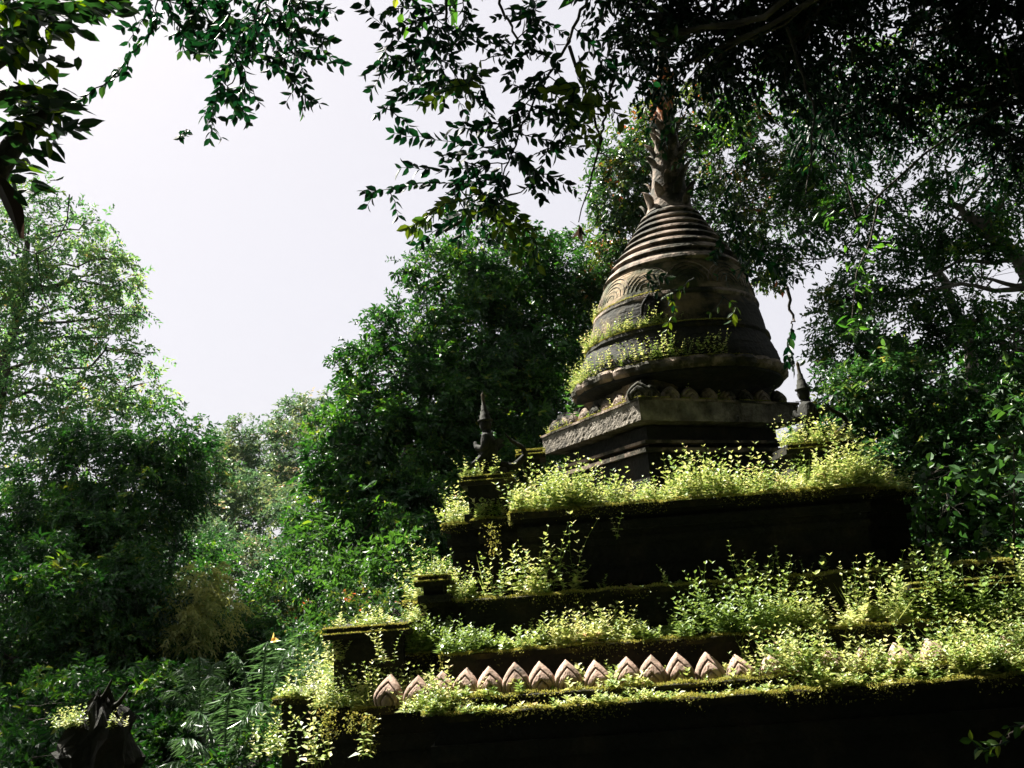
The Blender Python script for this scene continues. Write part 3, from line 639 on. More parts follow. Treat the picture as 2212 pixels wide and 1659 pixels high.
# 1 tall airy tree, left
B = [blob(*a) for a in ((60, 460, 75, 60, 17), (150, 500, 50, 60, 17), (200, 480, 35, 28, 17), (262, 605, 40, 28, 17), (290, 680, 30, 24, 17), (300, 765, 40, 22, 17), (235, 560, 35, 30, 17), (60, 620, 110, 80, 16.5), (210, 590, 70, 60, 17), (245, 660, 50, 50, 17.5), (120, 720, 120, 70, 17), (235, 730, 60, 40, 17),
     (50, 830, 110, 80, 16), (190, 840, 90, 55, 17), (300, 830, 50, 35, 17.5), (100, 930, 110, 60, 16), (250, 900, 60, 40, 17), (20, 1010, 90, 70, 16), (-60, 700, 110, 160, 16), (330, 880, 45, 45, 17.5), (20, 540, 90, 90, 16))]
b0 = base(-60, 17)
tree('airy_tree', 'tall airy tree at the left with sky showing through its branches', 'tree', [b0, at(-40, 1150, 16.8), at(-10, 900, 16.6), at(30, 700, 16.8), at(60, 520, 17)], .26, B, G_AIRY, .115, .052, .30, 11, twigs=4, clump=.22, limb=.25)
# 2 darker trees beneath it
for i, (bl_, lab, px, Y, d_) in enumerate((
    ([(190, 1000, 130, 90, 13), (330, 960, 90, 70, 13), (400, 1010, 60, 60, 13.5), (300, 1080, 120, 80, 13), (150, 1110, 130, 90, 12.5), (60, 1130, 100, 90, 12), (260, 1180, 110, 80, 12.5)], 'dark bushy tree below the airy tree at the left', 210, 13.2, .62),
    ([(60, 1280, 140, 100, 11), (220, 1300, 120, 90, 11.5), (20, 1420, 120, 90, 10.5), (160, 1430, 110, 90, 11), (300, 1400, 90, 90, 12), (330, 1270, 70, 80, 12.5)], 'low dark tree filling the lower left edge', 60, 11.2, .7),
    ([(60, 1560, 130, 90, 9), (200, 1540, 120, 80, 9.5), (330, 1530, 90, 80, 10), (90, 1680, 150, 80, 8), (300, 1650, 100, 70, 9), (410, 1420, 70, 60, 12.5)], 'shadowy undergrowth shrub behind the broken pillar', 190, 9.6, .7))):
    tree('shade_tree' if i < 2 else 'shrub', lab, 'tree' if i < 2 else 'shrub', [base(px, Y), at(px, 1400 if i < 2 else 1600, Y), at(px+10, 1050+i*200, Y)], .16, [blob(*a) for a in bl_], G_DARK, .085, .038, d_, 21+i, twigs=5, big=.06)
tree('shrub', 'small-leaved tree reaching right from the left thicket, ending in a round tuft', 'tree', [base(340, 15), at(380, 1150, 15), at(420, 960, 15)], .10, [blob(*a) for a in ((420, 945, 32, 32, 15), (460, 1000, 42, 30, 15), (395, 1010, 50, 45, 15), (370, 1090, 60, 50, 15), (420, 1060, 40, 40, 15))], G_MID, .10, .045, .45, 31, twigs=6)
# 3 far trees on the slope
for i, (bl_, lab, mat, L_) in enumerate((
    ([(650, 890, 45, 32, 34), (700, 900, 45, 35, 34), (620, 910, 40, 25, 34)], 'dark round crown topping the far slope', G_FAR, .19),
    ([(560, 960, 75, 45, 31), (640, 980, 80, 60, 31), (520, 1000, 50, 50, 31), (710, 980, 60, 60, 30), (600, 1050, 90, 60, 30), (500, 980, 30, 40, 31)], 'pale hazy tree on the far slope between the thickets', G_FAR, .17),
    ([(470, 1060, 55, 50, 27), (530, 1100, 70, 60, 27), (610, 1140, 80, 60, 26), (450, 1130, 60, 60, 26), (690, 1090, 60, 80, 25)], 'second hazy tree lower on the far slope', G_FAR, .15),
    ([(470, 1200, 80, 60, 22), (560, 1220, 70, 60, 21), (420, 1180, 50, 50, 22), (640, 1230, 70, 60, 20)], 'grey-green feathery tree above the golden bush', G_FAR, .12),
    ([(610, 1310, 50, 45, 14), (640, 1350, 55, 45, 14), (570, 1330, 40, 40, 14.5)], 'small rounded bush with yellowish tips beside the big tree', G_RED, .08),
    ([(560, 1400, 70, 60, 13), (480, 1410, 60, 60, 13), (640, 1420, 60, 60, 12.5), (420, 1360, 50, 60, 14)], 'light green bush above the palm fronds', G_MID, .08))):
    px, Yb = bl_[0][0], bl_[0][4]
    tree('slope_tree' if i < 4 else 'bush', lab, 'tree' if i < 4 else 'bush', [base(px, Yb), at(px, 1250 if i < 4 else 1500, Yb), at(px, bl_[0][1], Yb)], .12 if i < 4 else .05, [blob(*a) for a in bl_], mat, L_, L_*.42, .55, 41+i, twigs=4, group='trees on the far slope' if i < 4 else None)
# 4 golden weeping bush
B = [blob(*a) for a in ((430, 1270, 40, 40, 12), (400, 1310, 40, 50, 12), (460, 1320, 40, 50, 12), (410, 1370, 40, 40, 11.6), (455, 1250, 30, 25, 12.2))]
tree('weeping_bush', 'golden weeping bush in the sun between green trees, lower left', 'bush', [base(430, 12.2), at(430, 1400, 12.2), at(430, 1290, 12.2)], .06, B, G_GOLD, .075, .026, .5, 51, droop=.8, twigs=4)
# 5 the big dense tree behind the chedi
B = [blob(*a) for a in ((1080, 560, 130, 70, 12.5), (980, 620, 100, 80, 12), (1150, 620, 130, 90, 12.5), (1240, 590, 90, 70, 13), (900, 720, 100, 70, 11.5), (1040, 740, 130, 90, 12), (1180, 760, 110, 90, 12.5), (840, 800, 90, 70, 11.5),
     (960, 860, 120, 90, 11.5), (1100, 880, 120, 100, 12), (800, 900, 90, 70, 11), (750, 980, 80, 70, 11), (880, 980, 110, 90, 11), (1010, 1010, 110, 90, 11.5), (730, 1080, 70, 70, 11), (820, 1110, 90, 80, 10.5), (930, 1130, 90, 80, 10.5), (1210, 900, 90, 120, 12.5), (700, 1160, 60, 50, 11),
     (830, 1220, 90, 70, 10), (720, 1240, 60, 60, 10.5), (900, 1250, 70, 80, 10), (1130, 1060, 100, 120, 11.5))]
tree('dense_tree', 'large dense dark green tree filling the middle, left of the bell', 'tree', [base(930, 12.3), at(940, 1250, 12.3), at(980, 950, 12.5), at(1060, 700, 12.8)], .28, B, G_DARK, .085, .036, .74, 61, twigs=5, clump=.30, big=.10)
rq = np.random.default_rng(62); mb = MB()
for pts in (((860, 720), (820, 668), (795, 680)), ((790, 870), (755, 830), (742, 795)), ((1010, 500), (975, 470), (965, 450)), ((900, 600), (880, 580), (852, 590)), ((745, 950), (738, 880), (745, 850)), ((1300, 500), (1290, 450), (1280, 430))):
    P = np.array([at(x, y, 11.6) for x, y in pts]); t = np.linspace(0, len(P)-1, 14); Q = np.stack([np.interp(t, np.arange(len(P)), P[:, i]) for i in range(3)], 1); mb.tube(Q, .008, 4, .2)
    sprigs(mb, rq, np.repeat(Q, 3, 0), rq.normal(size=(42, 3)), 3, .12, .10, .045)
tag(mb.build('climbing_vine', G_DARK), 'loose vine shoots poking out along the edge of the big dense tree', 'vine')
# lower bush right of the palms
tree('bush', 'glossy bright green bush beside the left pedestal, under the big tree', 'bush', [base(860, 7.6), at(870, 1400, 7.6), at(880, 1280, 7.6)], .05, [blob(*a) for a in ((850, 1220, 70, 50, 7.8), (900, 1280, 60, 50, 7.4), (800, 1290, 60, 50, 7.6), (770, 1220, 50, 50, 8), (860, 1330, 70, 40, 7), (680, 1180, 50, 40, 8.6), (730, 1280, 50, 60, 8))], G_BIG, .075, .034, .42, 63, twigs=5)
tree('bush', 'yellowish bush just left of the left end pedestal', 'bush', [base(760, 6.6), at(760, 1450, 6.6), at(765, 1340, 6.6)], .03, [blob(*a) for a in ((780, 1300, 50, 30, 6.6), (760, 1340, 45, 30, 6.4), (850, 1320, 40, 25, 6.4))], G_RED, .04, .018, .5, 64, twigs=5)
# 6 tree behind the spire
B = [blob(*a) for a in ((1350, 330, 60, 80, 11.5), (1330, 430, 70, 60, 11.5), (1390, 500, 80, 80, 11.5), (1400, 400, 70, 80, 11.5), (1340, 570, 60, 60, 12), (1560, 330, 90, 90, 11.5), (1560, 480, 80, 70, 11.5), (1640, 560, 60, 50, 11.5), (1680, 420, 90, 90, 11.5), (1300, 640, 50, 60, 12.3), (1400, 280, 50, 50, 11.5), (1500, 250, 70, 60, 11.5))]
tree('flushing_tree', 'tree with orange-tinted young leaves directly behind the spire', 'tree', [base(1500, 12.4), at(1500, 900, 12.4), at(1480, 600, 12.2), at(1450, 400, 12)], .16, B, G_RED, .085, .038, .60, 71, twigs=5, big=.08)
# 7 right hand trees with visible trunks
B = [blob(*a) for a in ((1650, 250, 110, 90, 10.5), (1780, 330, 110, 90, 10.5), (1720, 470, 90, 70, 10.8), (1680, 560, 50, 40, 11), (1840, 200, 120, 90, 10), (1900, 420, 110, 90, 10), (1860, 540, 50, 50, 10.5))]
tree('forked_tree', 'tree with pale forking limbs right of the spire', 'tree', [base(2080, 10.6), at(2110, 800, 10.6), at(2043, 616, 10.5), at(1969, 497, 10.4)], .15, B, G_DARK, .085, .036, .42, 72, bark=M_PALEBARK, twigs=6)
B = [blob(*a) for a in ((2050, 260, 120, 90, 9), (2180, 420, 110, 110, 9), (2060, 470, 90, 80, 9.5), (2000, 600, 90, 80, 10), (2120, 600, 110, 90, 9.5), (2190, 740, 100, 90, 9), (2080, 740, 80, 70, 9.5), (1980, 720, 70, 60, 10), (2240, 250, 100, 120, 9), (1930, 640, 60, 50, 10.2))]
tree('forked_tree', 'large tree at the right edge with a thick sloping limb', 'tree', [base(2420, 9.2), at(2400, 900, 9.2), at(2200, 560, 9.2), at(2107, 478, 9.3), at(2051, 441, 9.3)], .17, B, G_DARK, .08, .035, .44, 73, bark=M_PALEBARK, twigs=6)
B = [blob(*a) for a in ((1850, 760, 80, 70, 9.5), (1800, 700, 40, 60, 10), (1790, 880, 60, 80, 9.2), (1900, 880, 90, 80, 9), (2020, 860, 90, 80, 9), (1860, 980, 80, 70, 8.8), (1960, 1000, 90, 80, 8.6), (2080, 1000, 90, 90, 8.6), (2180, 900, 90, 90, 8.8), (2190, 1060, 80, 90, 8.2), (1850, 640, 50, 60, 9.8), (1960, 1120, 80, 80, 8.4), (2080, 1150, 90, 80, 8.2), (2190, 1200, 80, 80, 8), (1770, 980, 50, 50, 9))]
tree('glossy_tree', 'glossy green tree right of the bell reaching down behind the terraces', 'tree', [base(2000, 9.4), at(2010, 1100, 9.4), at(1960, 850, 9.5), at(1880, 700, 9.8)], .13, B, G_MID, .075, .032, .60, 74, twigs=5, big=.14)
# big leaved shrubs right
for i, (bl_, lab, px) in enumerate((([(2000, 1030, 60, 40, 6.8), (1960, 1080, 50, 40, 6.8), (2050, 1090, 50, 40, 6.9)], 'shrub with big curling yellow-green leaves right of the weedy ledge', 2000),
                                    ([(2110, 1190, 70, 40, 6.3), (2060, 1220, 50, 30, 6.3), (2180, 1160, 40, 40, 6.4)], 'shrub with big pale-backed leaves above the right pedestal', 2110),
                                    ([(2190, 960, 40, 60, 5.8), (2180, 1060, 40, 70, 5.8)], 'broad-leaved climber at the right edge', 2190))):
    tree('broad_leaf_shrub', lab, 'shrub', [base(px, bl_[0][4]), at(px, 1350, bl_[0][4]), at(px, bl_[0][1], bl_[0][4])], .02, [blob(*a) for a in bl_], G_BIG, .10, .06, .16, 81+i, nl=4, twigs=5, kind='h', group='broad-leaved shrubs at the right')
# 8 palms
def palm(px, py, Y, fronds, lab, seed, sc=1.):
    rng = np.random.default_rng(seed); b0 = at(px, py, Y); b0[2] = max(b0[2], .05); gb = np.array([b0[0], b0[1], gz(b0[0], b0[1])])
    root = empty('palm', tuple(gb), lab, 'palm', 'feathery palms at the bottom'); st = MB(); st.tube(wiggle(rng, gb, b0, 5, .02), .03, 7); st.build('stem', M_BARK, root, True)
    for tx, ty, arch in fronds:
        tip = at(tx, ty, Y - .6*rng.random()); t = np.linspace(0, 1, 26)[:, None]; mid = (b0+tip)/2 + np.array([0, 0, arch*sc])
        R_ = (1-t)**2*b0 + 2*t*(1-t)*mid + t*t*tip; mb = MB(); mb.tube(R_, np.linspace(.010, .003, 26), 4, .3)
        tg = norm(np.gradient(R_, axis=0)); sd = norm(np.cross(tg, np.array([0, 0, 1.]))); tt = np.linspace(2, 25, 60); idx = tt.astype(int); fr_ = (tt-idx)[:, None]
        Q = R_[idx]*(1-fr_) + R_[np.minimum(idx+1, 25)]*fr_
        for s in (-1, 1):
            D = tg[idx]*.75 + sd[idx]*s*.8 + rng.normal(size=(60, 3))*.20; D[:, 2] -= .75
            L_ = .19*sc*np.sin(np.clip((tt/25), .08, .96)*np.pi)**.5*(.85+.3*rng.random(60)); leaf_add(mb, rng, Q, D, L_, .013*sc, .5, .12, .35, 'h', .3+.6*rng.random(60))
        mb.build('frond', G_PALM, root)
palm(560, 1640, 7.4, [(440, 1470, .5), (500, 1410, .5), (580, 1390, .6), (640, 1400, .5), (690, 1430, .4), (400, 1560, .3), (650, 1520, .3)], 'feathery palm left of the lowest wall, its fronds arching up', 91)
palm(480, 1720, 6.6, [(390, 1600, .3), (420, 1540, .4), (500, 1500, .5), (570, 1520, .4), (620, 1600, .3), (360, 1650, .2), (560, 1590, .3)], 'lower feathery palm at the bottom edge beside the broken pillar', 92)
palm(640, 1560, 8.2, [(600, 1400, .4), (650, 1370, .5), (700, 1390, .4), (550, 1440, .4), (690, 1470, .2)], 'palm clump close behind the left corner of the chedi', 93)
palm(430, 1560, 9.5, [(380, 1450, .4), (430, 1420, .4), (480, 1430, .4), (350, 1500, .3)], 'distant palm in the shade of the left thicket', 94)
tree('shrub', 'tangled dark undergrowth at the foot of the chedi, lower left', 'shrub', [base(560, 7.2, 1640), at(560, 1680, 7.2), at(570, 1620, 7.2)], .03, [blob(*a) for a in ((560, 1640, 60, 40, 6.6), (640, 1660, 60, 50, 6.4), (500, 1680, 80, 40, 6.2), (600, 1560, 50, 50, 7.6))], G_DARK, .06, .028, .6, 95, twigs=4)
# 9 background wood behind everything
for i, (bl_, lab, mat) in enumerate((
    ([(100, 1200, 220, 160, 19), (300, 1280, 200, 160, 18), (150, 1450, 260, 160, 16), (480, 1450, 200, 140, 17), (650, 1350, 120, 140, 16), (560, 1600, 220, 120, 12), (250, 1620, 240, 120, 13)], 'dense dark wood behind the left thicket', G_DARK),
    ([(800, 1250, 140, 160, 15), (950, 1150, 160, 160, 15), (1150, 950, 150, 200, 16), (1300, 800, 120, 150, 17), (780, 1400, 120, 120, 13), (900, 950, 120, 120, 15)], 'dark wood close behind the big dense tree', G_DARK),
    ([(1800, 1150, 200, 180, 13), (2050, 1100, 200, 200, 12), (2200, 1300, 150, 200, 11), (1980, 900, 140, 140, 13), (2200, 850, 120, 160, 12)], 'dark wood behind the right side of the terraces', G_DARK))):
    tree('background_tree', lab, 'tree', [base(bl_[0][0], bl_[0][4]+1), at(bl_[0][0], bl_[0][1]+60, bl_[0][4]+1), at(bl_[1][0], bl_[1][1]-30, bl_[0][4]+1)], .3, [blob(*a) for a in bl_], mat, .12, .055, .6, 101+i, group='dark wood behind', twigs=3)

# ------------------------------------------------------------------ overhanging branches, near
def pinnate(mb, rng, pts, Y, gap=13, L_=.075, Wr=.55, tint=None, r0=.004, end=1., both=True, dY=0., kind='h', down=.35):
    P = np.array([at(x, y, Y + dY*k/(max(1, len(pts)-1))) for k, (x, y) in enumerate(pts)]); d = np.r_[0, np.cumsum(np.linalg.norm(np.diff(P, axis=0), axis=1))]
    step = gap*Y/FPX; n = max(3, int(d[-1]/step)); u = np.linspace(0, d[-1], n); Q = np.stack([np.interp(u, d, P[:, i]) for i in range(3)], 1)
    Q[1:-1] += rng.normal(size=(n-2, 3))*.004
    mb.tube(Q, np.linspace(r0, .0012, n), 5, 0.)
    tg = norm(np.gradient(Q, axis=0)); view = np.array([0, 1, 0.]); sd = norm(np.cross(tg, view + rng.normal(size=3)*.3))
    k0 = max(1, int(n*(1-end)))
    for s in ((-1, 1) if both else (1,)):
        D = tg*.75 + sd*s*.75 + rng.normal(size=(n, 3))*.15; D[:, 2] -= down
        LL = L_*(.75+.45*rng.random(n)); m_ = slice(k0, n)
        N = len(LL[m_]); keep = rng.random(N) < .93
        leaf_add(mb, rng, Q[m_][keep], D[m_][keep], LL[m_][keep], LL[m_][keep]*Wr, .1, .12, .12, kind, (rng.random(N)*.93 if tint is None else np.full(N, tint) + rng.normal(size=N)*.05)[keep])
def branch(name, lab, stems, twigs, Y, seed, L_=.075, sub=2, tint=None, bmat=None, lmat=None, gap=13, subl=70, down=.35):
    rng = np.random.default_rng(seed); lf = MB(); st = MB(); p0 = at(*stems[0][0], Y)
    root = empty(name, tuple(p0), lab, 'branch', 'branches hanging into the top of the view')
    for s in stems:
        P = np.array([at(x, y, Y) for x, y in s]); t = np.linspace(0, len(P)-1, len(P)*5); Q = np.stack([np.interp(t, np.arange(len(P)), P[:, i]) for i in range(3)], 1); Q[1:-1] += rng.normal(size=(len(Q)-2, 3))*.006
        st.tube(Q, np.linspace(.012, .003, len(Q)), 6)
    for tw in twigs:
        tn = tint
        if isinstance(tw[-1], (int, float)): tn = tw[-1]; tw = tw[:-1]
        yj = Y + rng.normal()*.22; pinnate(lf, rng, tw, yj, gap, L_, tint=tn, end=.85, dY=rng.normal()*.15, down=down)
        for _ in range(sub):
            k = rng.integers(0, len(tw)-1); f = rng.random(); a = np.array(tw[k])*(1-f) + np.array(tw[k+1])*f; th = rng.random()*6.28; l = subl*(.5+rng.random())
            e = a + np.array([math.cos(th), abs(math.sin(th))*.8+.1])*l; pinnate(lf, rng, [tuple(a), tuple((a+e)/2 + rng.normal(size=2)*5), tuple(e)], yj + rng.normal()*.15, gap, L_*.9, tint=tn, down=down)
    st.build('stem', M_BARK, root, True); lf.build('leaves', lmat or G_NEAR, root)
    return root
branch('overhanging_branch', 'dark leafy branch hanging at the top centre, longest one pointing down and left', [[(1290, -60), (1268, 0), (1220, 105), (1167, 183), (1130, 269), (1089, 373), (1066, 429)]],
    [[(1150, 215), (1090, 265), (980, 276)], [(1140, 250), (1060, 320), (940, 300), (853, 288)], [(1100, 350), (1000, 365), (900, 365), (868, 362)], [(1070, 400), (917, 395), (825, 412), (790, 414)], [(1100, 340), (1150, 375), (1192, 410)],
     [(1075, 410), (960, 440), (885, 490), .97], [(1066, 420), (1120, 470), (1160, 530), .97], [(1066, 430), (1075, 500), (1120, 560), .98], [(1180, 160), (1240, 200), (1210, 300)], [(1200, 130), (1150, 100), (1120, 130)], [(1190, 150), (1130, 190), (1100, 180)],
     [(1120, 290), (1180, 300), (1200, 330)], [(1110, 320), (1040, 330), (960, 340)], [(1240, 60), (1290, 110), (1330, 170)], [(1090, 380), (1010, 400), (930, 470)], [(1150, 230), (1190, 240), (1240, 270)], [(1250, 120), (1280, 190), (1270, 240), 1.], [(1170, 180), (1220, 220), (1230, 290), 1.],
     [(1066, 430), (1020, 450), (960, 480)], [(1100, 370), (1060, 440), (1040, 480)]], 4.2, 201, .074, 3)
branch('overhanging_branch', 'leafy branch hanging from the top edge just left of centre', [[(960, -60), (962, 0), (966, 75), (977, 123), (984, 179)], [(1078, -40), (1078, 7), (1119, 82), (1100, 112), (1037, 132)]],
    [[(960, 20), (915, 45), (880, 100), (838, 67), (783, 10)], [(975, 130), (930, 130), (870, 160), (825, 146)], [(970, 170), (930, 185), (860, 210), (812, 245)], [(984, 179), (1010, 170), (1060, 150)], [(966, 75), (1000, 60), (1020, 20)], [(970, 100), (1030, 80), (1090, 80)],
     [(960, 30), (900, 20), (880, -10)], [(984, 170), (960, 180), (980, 190)], [(975, 120), (940, 90), (900, 90)], [(1119, 82), (1150, 50), (1160, 0)], [(1090, 20), (1150, 20), (1150, 60)], [(984, 160), (1000, 190), (1040, 150), .96], [(960, 150), (900, 160), (870, 140)], [(1000, 0), (1010, 50), (1000, 90)], [(940, 40), (930, 90), (900, 130)], [(850, 80), (830, 110), (850, 140)]], 4.4, 202, .070, 3)
branch('overhanging_branch', 'pinnate-leaved branch hanging top left against the white sky', [[(560, -60), (560, 0), (550, 60), (520, 140), (490, 200)]],
    [[(560, 0), (520, 70), (500, 120), (470, 200), (455, 240)], [(580, 0), (570, 60), (590, 110)], [(560, 20), (620, 60), (655, 115)], [(610, -20), (650, 30), (705, 40)], [(620, 60), (680, 80), (715, 90)], [(500, 100), (530, 150), (530, 200)], [(570, 110), (620, 160), (665, 215)], [(540, 60), (600, 90), (600, 140)],
     [(480, 180), (510, 220), (535, 250)], [(500, 20), (480, 60), (470, 90)], [(600, -30), (640, 0), (700, 10)], [(540, -30), (490, 10), (480, 40)], [(560, 60), (500, 50), (470, 60)], [(490, 200), (460, 215), (440, 250)], [(590, 20), (640, 90), (640, 120)], [(560, 30), (540, 90), (560, 120)]], 4.0, 203, .068, 4, subl=55)
branch('overhanging_branch', 'sparse branch top left with one long pinnate leaf reaching down to the left', [[(340, -60), (350, 0), (370, 40)]],
    [[(340, -10), (330, 60), (280, 120), (232, 178)], [(350, 0), (380, 50), (420, 90), (428, 108)], [(340, 0), (400, 10), (470, 20)], [(360, 20), (395, 70), (395, 110)], [(380, 0), (420, 30), (410, 60)], [(330, 10), (300, 60), (270, 60)], [(380, -20), (430, 10), (480, -10)]], 3.8, 204, .068, 3, subl=50)
branch('falling_sprig', 'tiny detached sprig against the white sky, left', [[(405, 284), (400, 288)]], [[(410, 282), (398, 290), (388, 296)]], 4.0, 205, .04, 0)
# heavy dark canopy hanging over the top right
rngc = np.random.default_rng(300)
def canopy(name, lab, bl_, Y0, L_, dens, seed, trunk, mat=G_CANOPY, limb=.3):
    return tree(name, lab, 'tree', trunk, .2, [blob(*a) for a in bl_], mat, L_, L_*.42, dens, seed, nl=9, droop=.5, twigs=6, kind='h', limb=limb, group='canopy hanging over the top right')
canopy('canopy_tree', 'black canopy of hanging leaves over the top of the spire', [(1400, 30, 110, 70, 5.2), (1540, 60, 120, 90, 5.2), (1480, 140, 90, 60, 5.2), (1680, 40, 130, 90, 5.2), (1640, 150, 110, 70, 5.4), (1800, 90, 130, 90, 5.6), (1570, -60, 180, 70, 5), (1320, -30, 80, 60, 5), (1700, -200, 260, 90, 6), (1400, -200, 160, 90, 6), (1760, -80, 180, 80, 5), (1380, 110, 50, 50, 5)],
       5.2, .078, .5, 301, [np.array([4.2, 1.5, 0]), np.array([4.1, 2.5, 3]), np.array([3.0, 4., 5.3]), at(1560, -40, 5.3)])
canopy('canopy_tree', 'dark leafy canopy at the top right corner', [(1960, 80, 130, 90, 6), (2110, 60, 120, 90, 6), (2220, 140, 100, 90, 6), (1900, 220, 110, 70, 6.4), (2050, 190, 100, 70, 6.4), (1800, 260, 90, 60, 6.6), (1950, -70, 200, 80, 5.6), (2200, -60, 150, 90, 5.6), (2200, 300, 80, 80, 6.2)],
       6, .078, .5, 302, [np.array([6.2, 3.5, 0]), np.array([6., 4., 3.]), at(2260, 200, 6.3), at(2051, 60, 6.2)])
branch('overhanging_branch', 'drooping sprays of leaves hanging in front of the bell rings', [[(1700, 60), (1760, 250), (1740, 420)]],
    [[(1560, 420), (1600, 500), (1640, 560), (1720, 600)], [(1640, 500), (1660, 560), (1690, 620)], [(1600, 450), (1560, 520), (1540, 560)], [(1680, 480), (1740, 500), (1790, 520)], [(1500, 600), (1460, 630), (1440, 640), .99], [(1560, 640), (1590, 660), (1580, 690), .97],
     [(1480, 230), (1440, 290), (1430, 330)], [(1500, 300), (1520, 380), (1510, 430)], [(1540, 330), (1580, 400), (1560, 450)], [(1380, 600), (1400, 590), (1440, 600)], [(1620, 560), (1600, 590), (1640, 610)]], 4.8, 206, .058, 1)
rng = np.random.default_rng(207); root = empty('sunlit_branch', tuple(at(2000, 330, 5.8)), 'branch with bunches of large bright green leaves catching the sun right of the spire', 'branch'); st = MB(); lf = MB()
for pts in (((2000, 330), (1900, 420), (1850, 470), (1790, 450)), ((1900, 420), (1880, 520), (1850, 590), (1840, 690)), ((1850, 470), (1830, 400), (1790, 350)), ((2000, 330), (2200, 200), (2160, 90), (2140, 180))):
    P = np.array([at(x, y, 5.7) for x, y in pts]); t = np.linspace(0, len(P)-1, 16); st.tube(np.stack([np.interp(t, np.arange(len(P)), P[:, i]) for i in range(3)], 1), np.linspace(.010, .003, 16), 5)
for x, y, n in ((1790, 450, 10), (1770, 470, 10), (1850, 470, 16), (1890, 450, 12), (1830, 560, 14), (1868, 590, 16), (1900, 520, 10), (1840, 640, 10), (1845, 700, 12), (1830, 400, 10), (1790, 350, 10), (2140, 120, 12), (2170, 150, 12), (2130, 190, 10), (2150, 20, 10), (1870, 620, 10), (1930, 500, 9), (1590, 262, 16), (1570, 300, 14), (1610, 325, 14), (1550, 330, 9), (1620, 280, 9)):
    c = at(x, y, 5.7 + rng.normal()*.2); n = max(4, int(n*.6)); D = rng.normal(size=(n, 3)); D[:, 2] = D[:, 2]*.5 - .55; leaf_add(lf, rng, c + rng.normal(size=(n, 3))*.055, D, .055 + .05*rng.random(n), .024+.01*rng.random(n), .2, .25, .15, 'h', .55 + .45*rng.random(n))
st.build('stem', M_BARK, root, True); lf.build('leaves', G_SUN, root)
branch('hanging_sprig', 'solitary sprig of dark leaves hanging by a thread right of the bell', [[(1700, 620), (1712, 690), (1710, 700)]], [[(1712, 700), (1703, 740), (1712, 790)], [(1712, 700), (1705, 750), (1700, 780)]], 5.0, 208, .07, 0, down=1.)
branch('overhanging_branch', 'thin bare twigs crossing the sky beside the spire', [[(1230, 100), (1300, 300), (1250, 480)], [(1330, 160), (1310, 240), (1290, 330), (1330, 340)], [(960, 500), (1060, 440), (1150, 400)]], [[(1250, 250), (1260, 260), (1275, 300), 1.]], 4.5, 209, .07, 0)
branch('low_sprig', 'faint green sprig in the shade at the bottom right corner', [[(2300, 1540), (2212, 1560), (2160, 1610)]], [[(2240, 1555), (2190, 1570), (2150, 1600), .97], [(2180, 1600), (2140, 1620), (2100, 1600), .96]], 3.3, 210, .045, 1, subl=40, down=.2)
# long bare hanging vine over left tree
mb = MB(); P = np.array([at(x, y, 4.) for x, y in ((150, 420), (145, 480), (115, 530), (80, 548), (40, 535), (0, 505), (-40, 470))]); t = np.linspace(0, 6, 40); mb.tube(np.stack([np.interp(t, np.arange(7), P[:, i]) for i in range(3)], 1), .0035, 5)
P = np.array([at(x, y, 4.) for x, y in ((78, 548), (90, 620), (110, 690), (125, 760))]); t = np.linspace(0, 3, 20); mb.tube(np.stack([np.interp(t, np.arange(4), P[:, i]) for i in range(3)], 1), np.linspace(.0035, .001, 20), 5)
tag(mb.build('hanging_vine', M_BARK), 'thin bare looping vine in front of the airy left tree', 'vine')
# near broad-leaved branch, top left
rng = np.random.default_rng(400); Yn = 2.4; root = empty('broad_leaf_branch', tuple(at(-60, 300, Yn)), 'broad-leaved branch close to the viewer in the upper left corner, some leaves glowing green', 'branch')
st = MB(); 
for s, r0, r1 in (([(-160, 560), (-40, 420), (30, 310), (90, 250), (110, 240)], .055, .012), ([(-100, 300), (0, 210), (60, 190), (110, 215)], .03, .006), ([(-80, 60), (60, 20), (200, 5), (280, 0)], .02, .004), ([(-60, 180), (30, 120), (110, 90)], .015, .004)):
    P = np.array([at(x, y, Yn) for x, y in s]); t = np.linspace(0, len(P)-1, 20); st.tube(np.stack([np.interp(t, np.arange(len(P)), P[:, i]) for i in range(3)], 1), np.linspace(r0, r1, 20), 9)
st.build('stem', M_BARK, root, True)
lf = MB()
for (cx, cy, sx, sy, n) in ((60, 20, 80, 30, 110), (200, 10, 60, 18, 60), (20, 90, 50, 40, 80), (120, 55, 35, 20, 24), (115, 135, 28, 25, 10), (60, 200, 60, 28, 50), (110, 240, 45, 25, 40), (40, 260, 45, 40, 60), (150, 275, 25, 20, 9), (90, 310, 35, 25, 12), (30, 350, 40, 28, 14), (75, 390, 30, 22, 10), (20, 400, 20, 20, 6)):
    q = rng.normal(size=(n, 2))*.55*np.array([sx, sy]) + (cx, cy); P = np.array([at(x, y, Yn + rng.normal()*.13) for x, y in q])
    D = np.c_[.9+rng.normal(size=n)*.7, rng.normal(size=n)*.5, -.35+rng.normal(size=n)*.5]; leaf_add(lf, rng, P, D, .055+.03*rng.random(n), .03+.012*rng.random(n), .5, .15, .08, 'h', rng.random(n))
lf.build('leaves', G_POLE, root)
P = np.array([at(x, y, 2.3) for x, y in ((-30, 360), (5, 400), (30, 455), (45, 515))]); hl = MB(); G = []
for i, w in zip(range(4), (.02, .033, .034, .006)):
    c = P[i]; G.append([c + RT*(-w*.9)+FW*.01, c - FW*.006, c + RT*w*.8+FW*.01])
G = np.array(G); t = np.linspace(0, 3, 12); G = np.stack([np.stack([np.interp(t, np.arange(4), G[:, j, i]) for i in range(3)], 1) for j in range(3)], 1); hl.quadgrid(G)
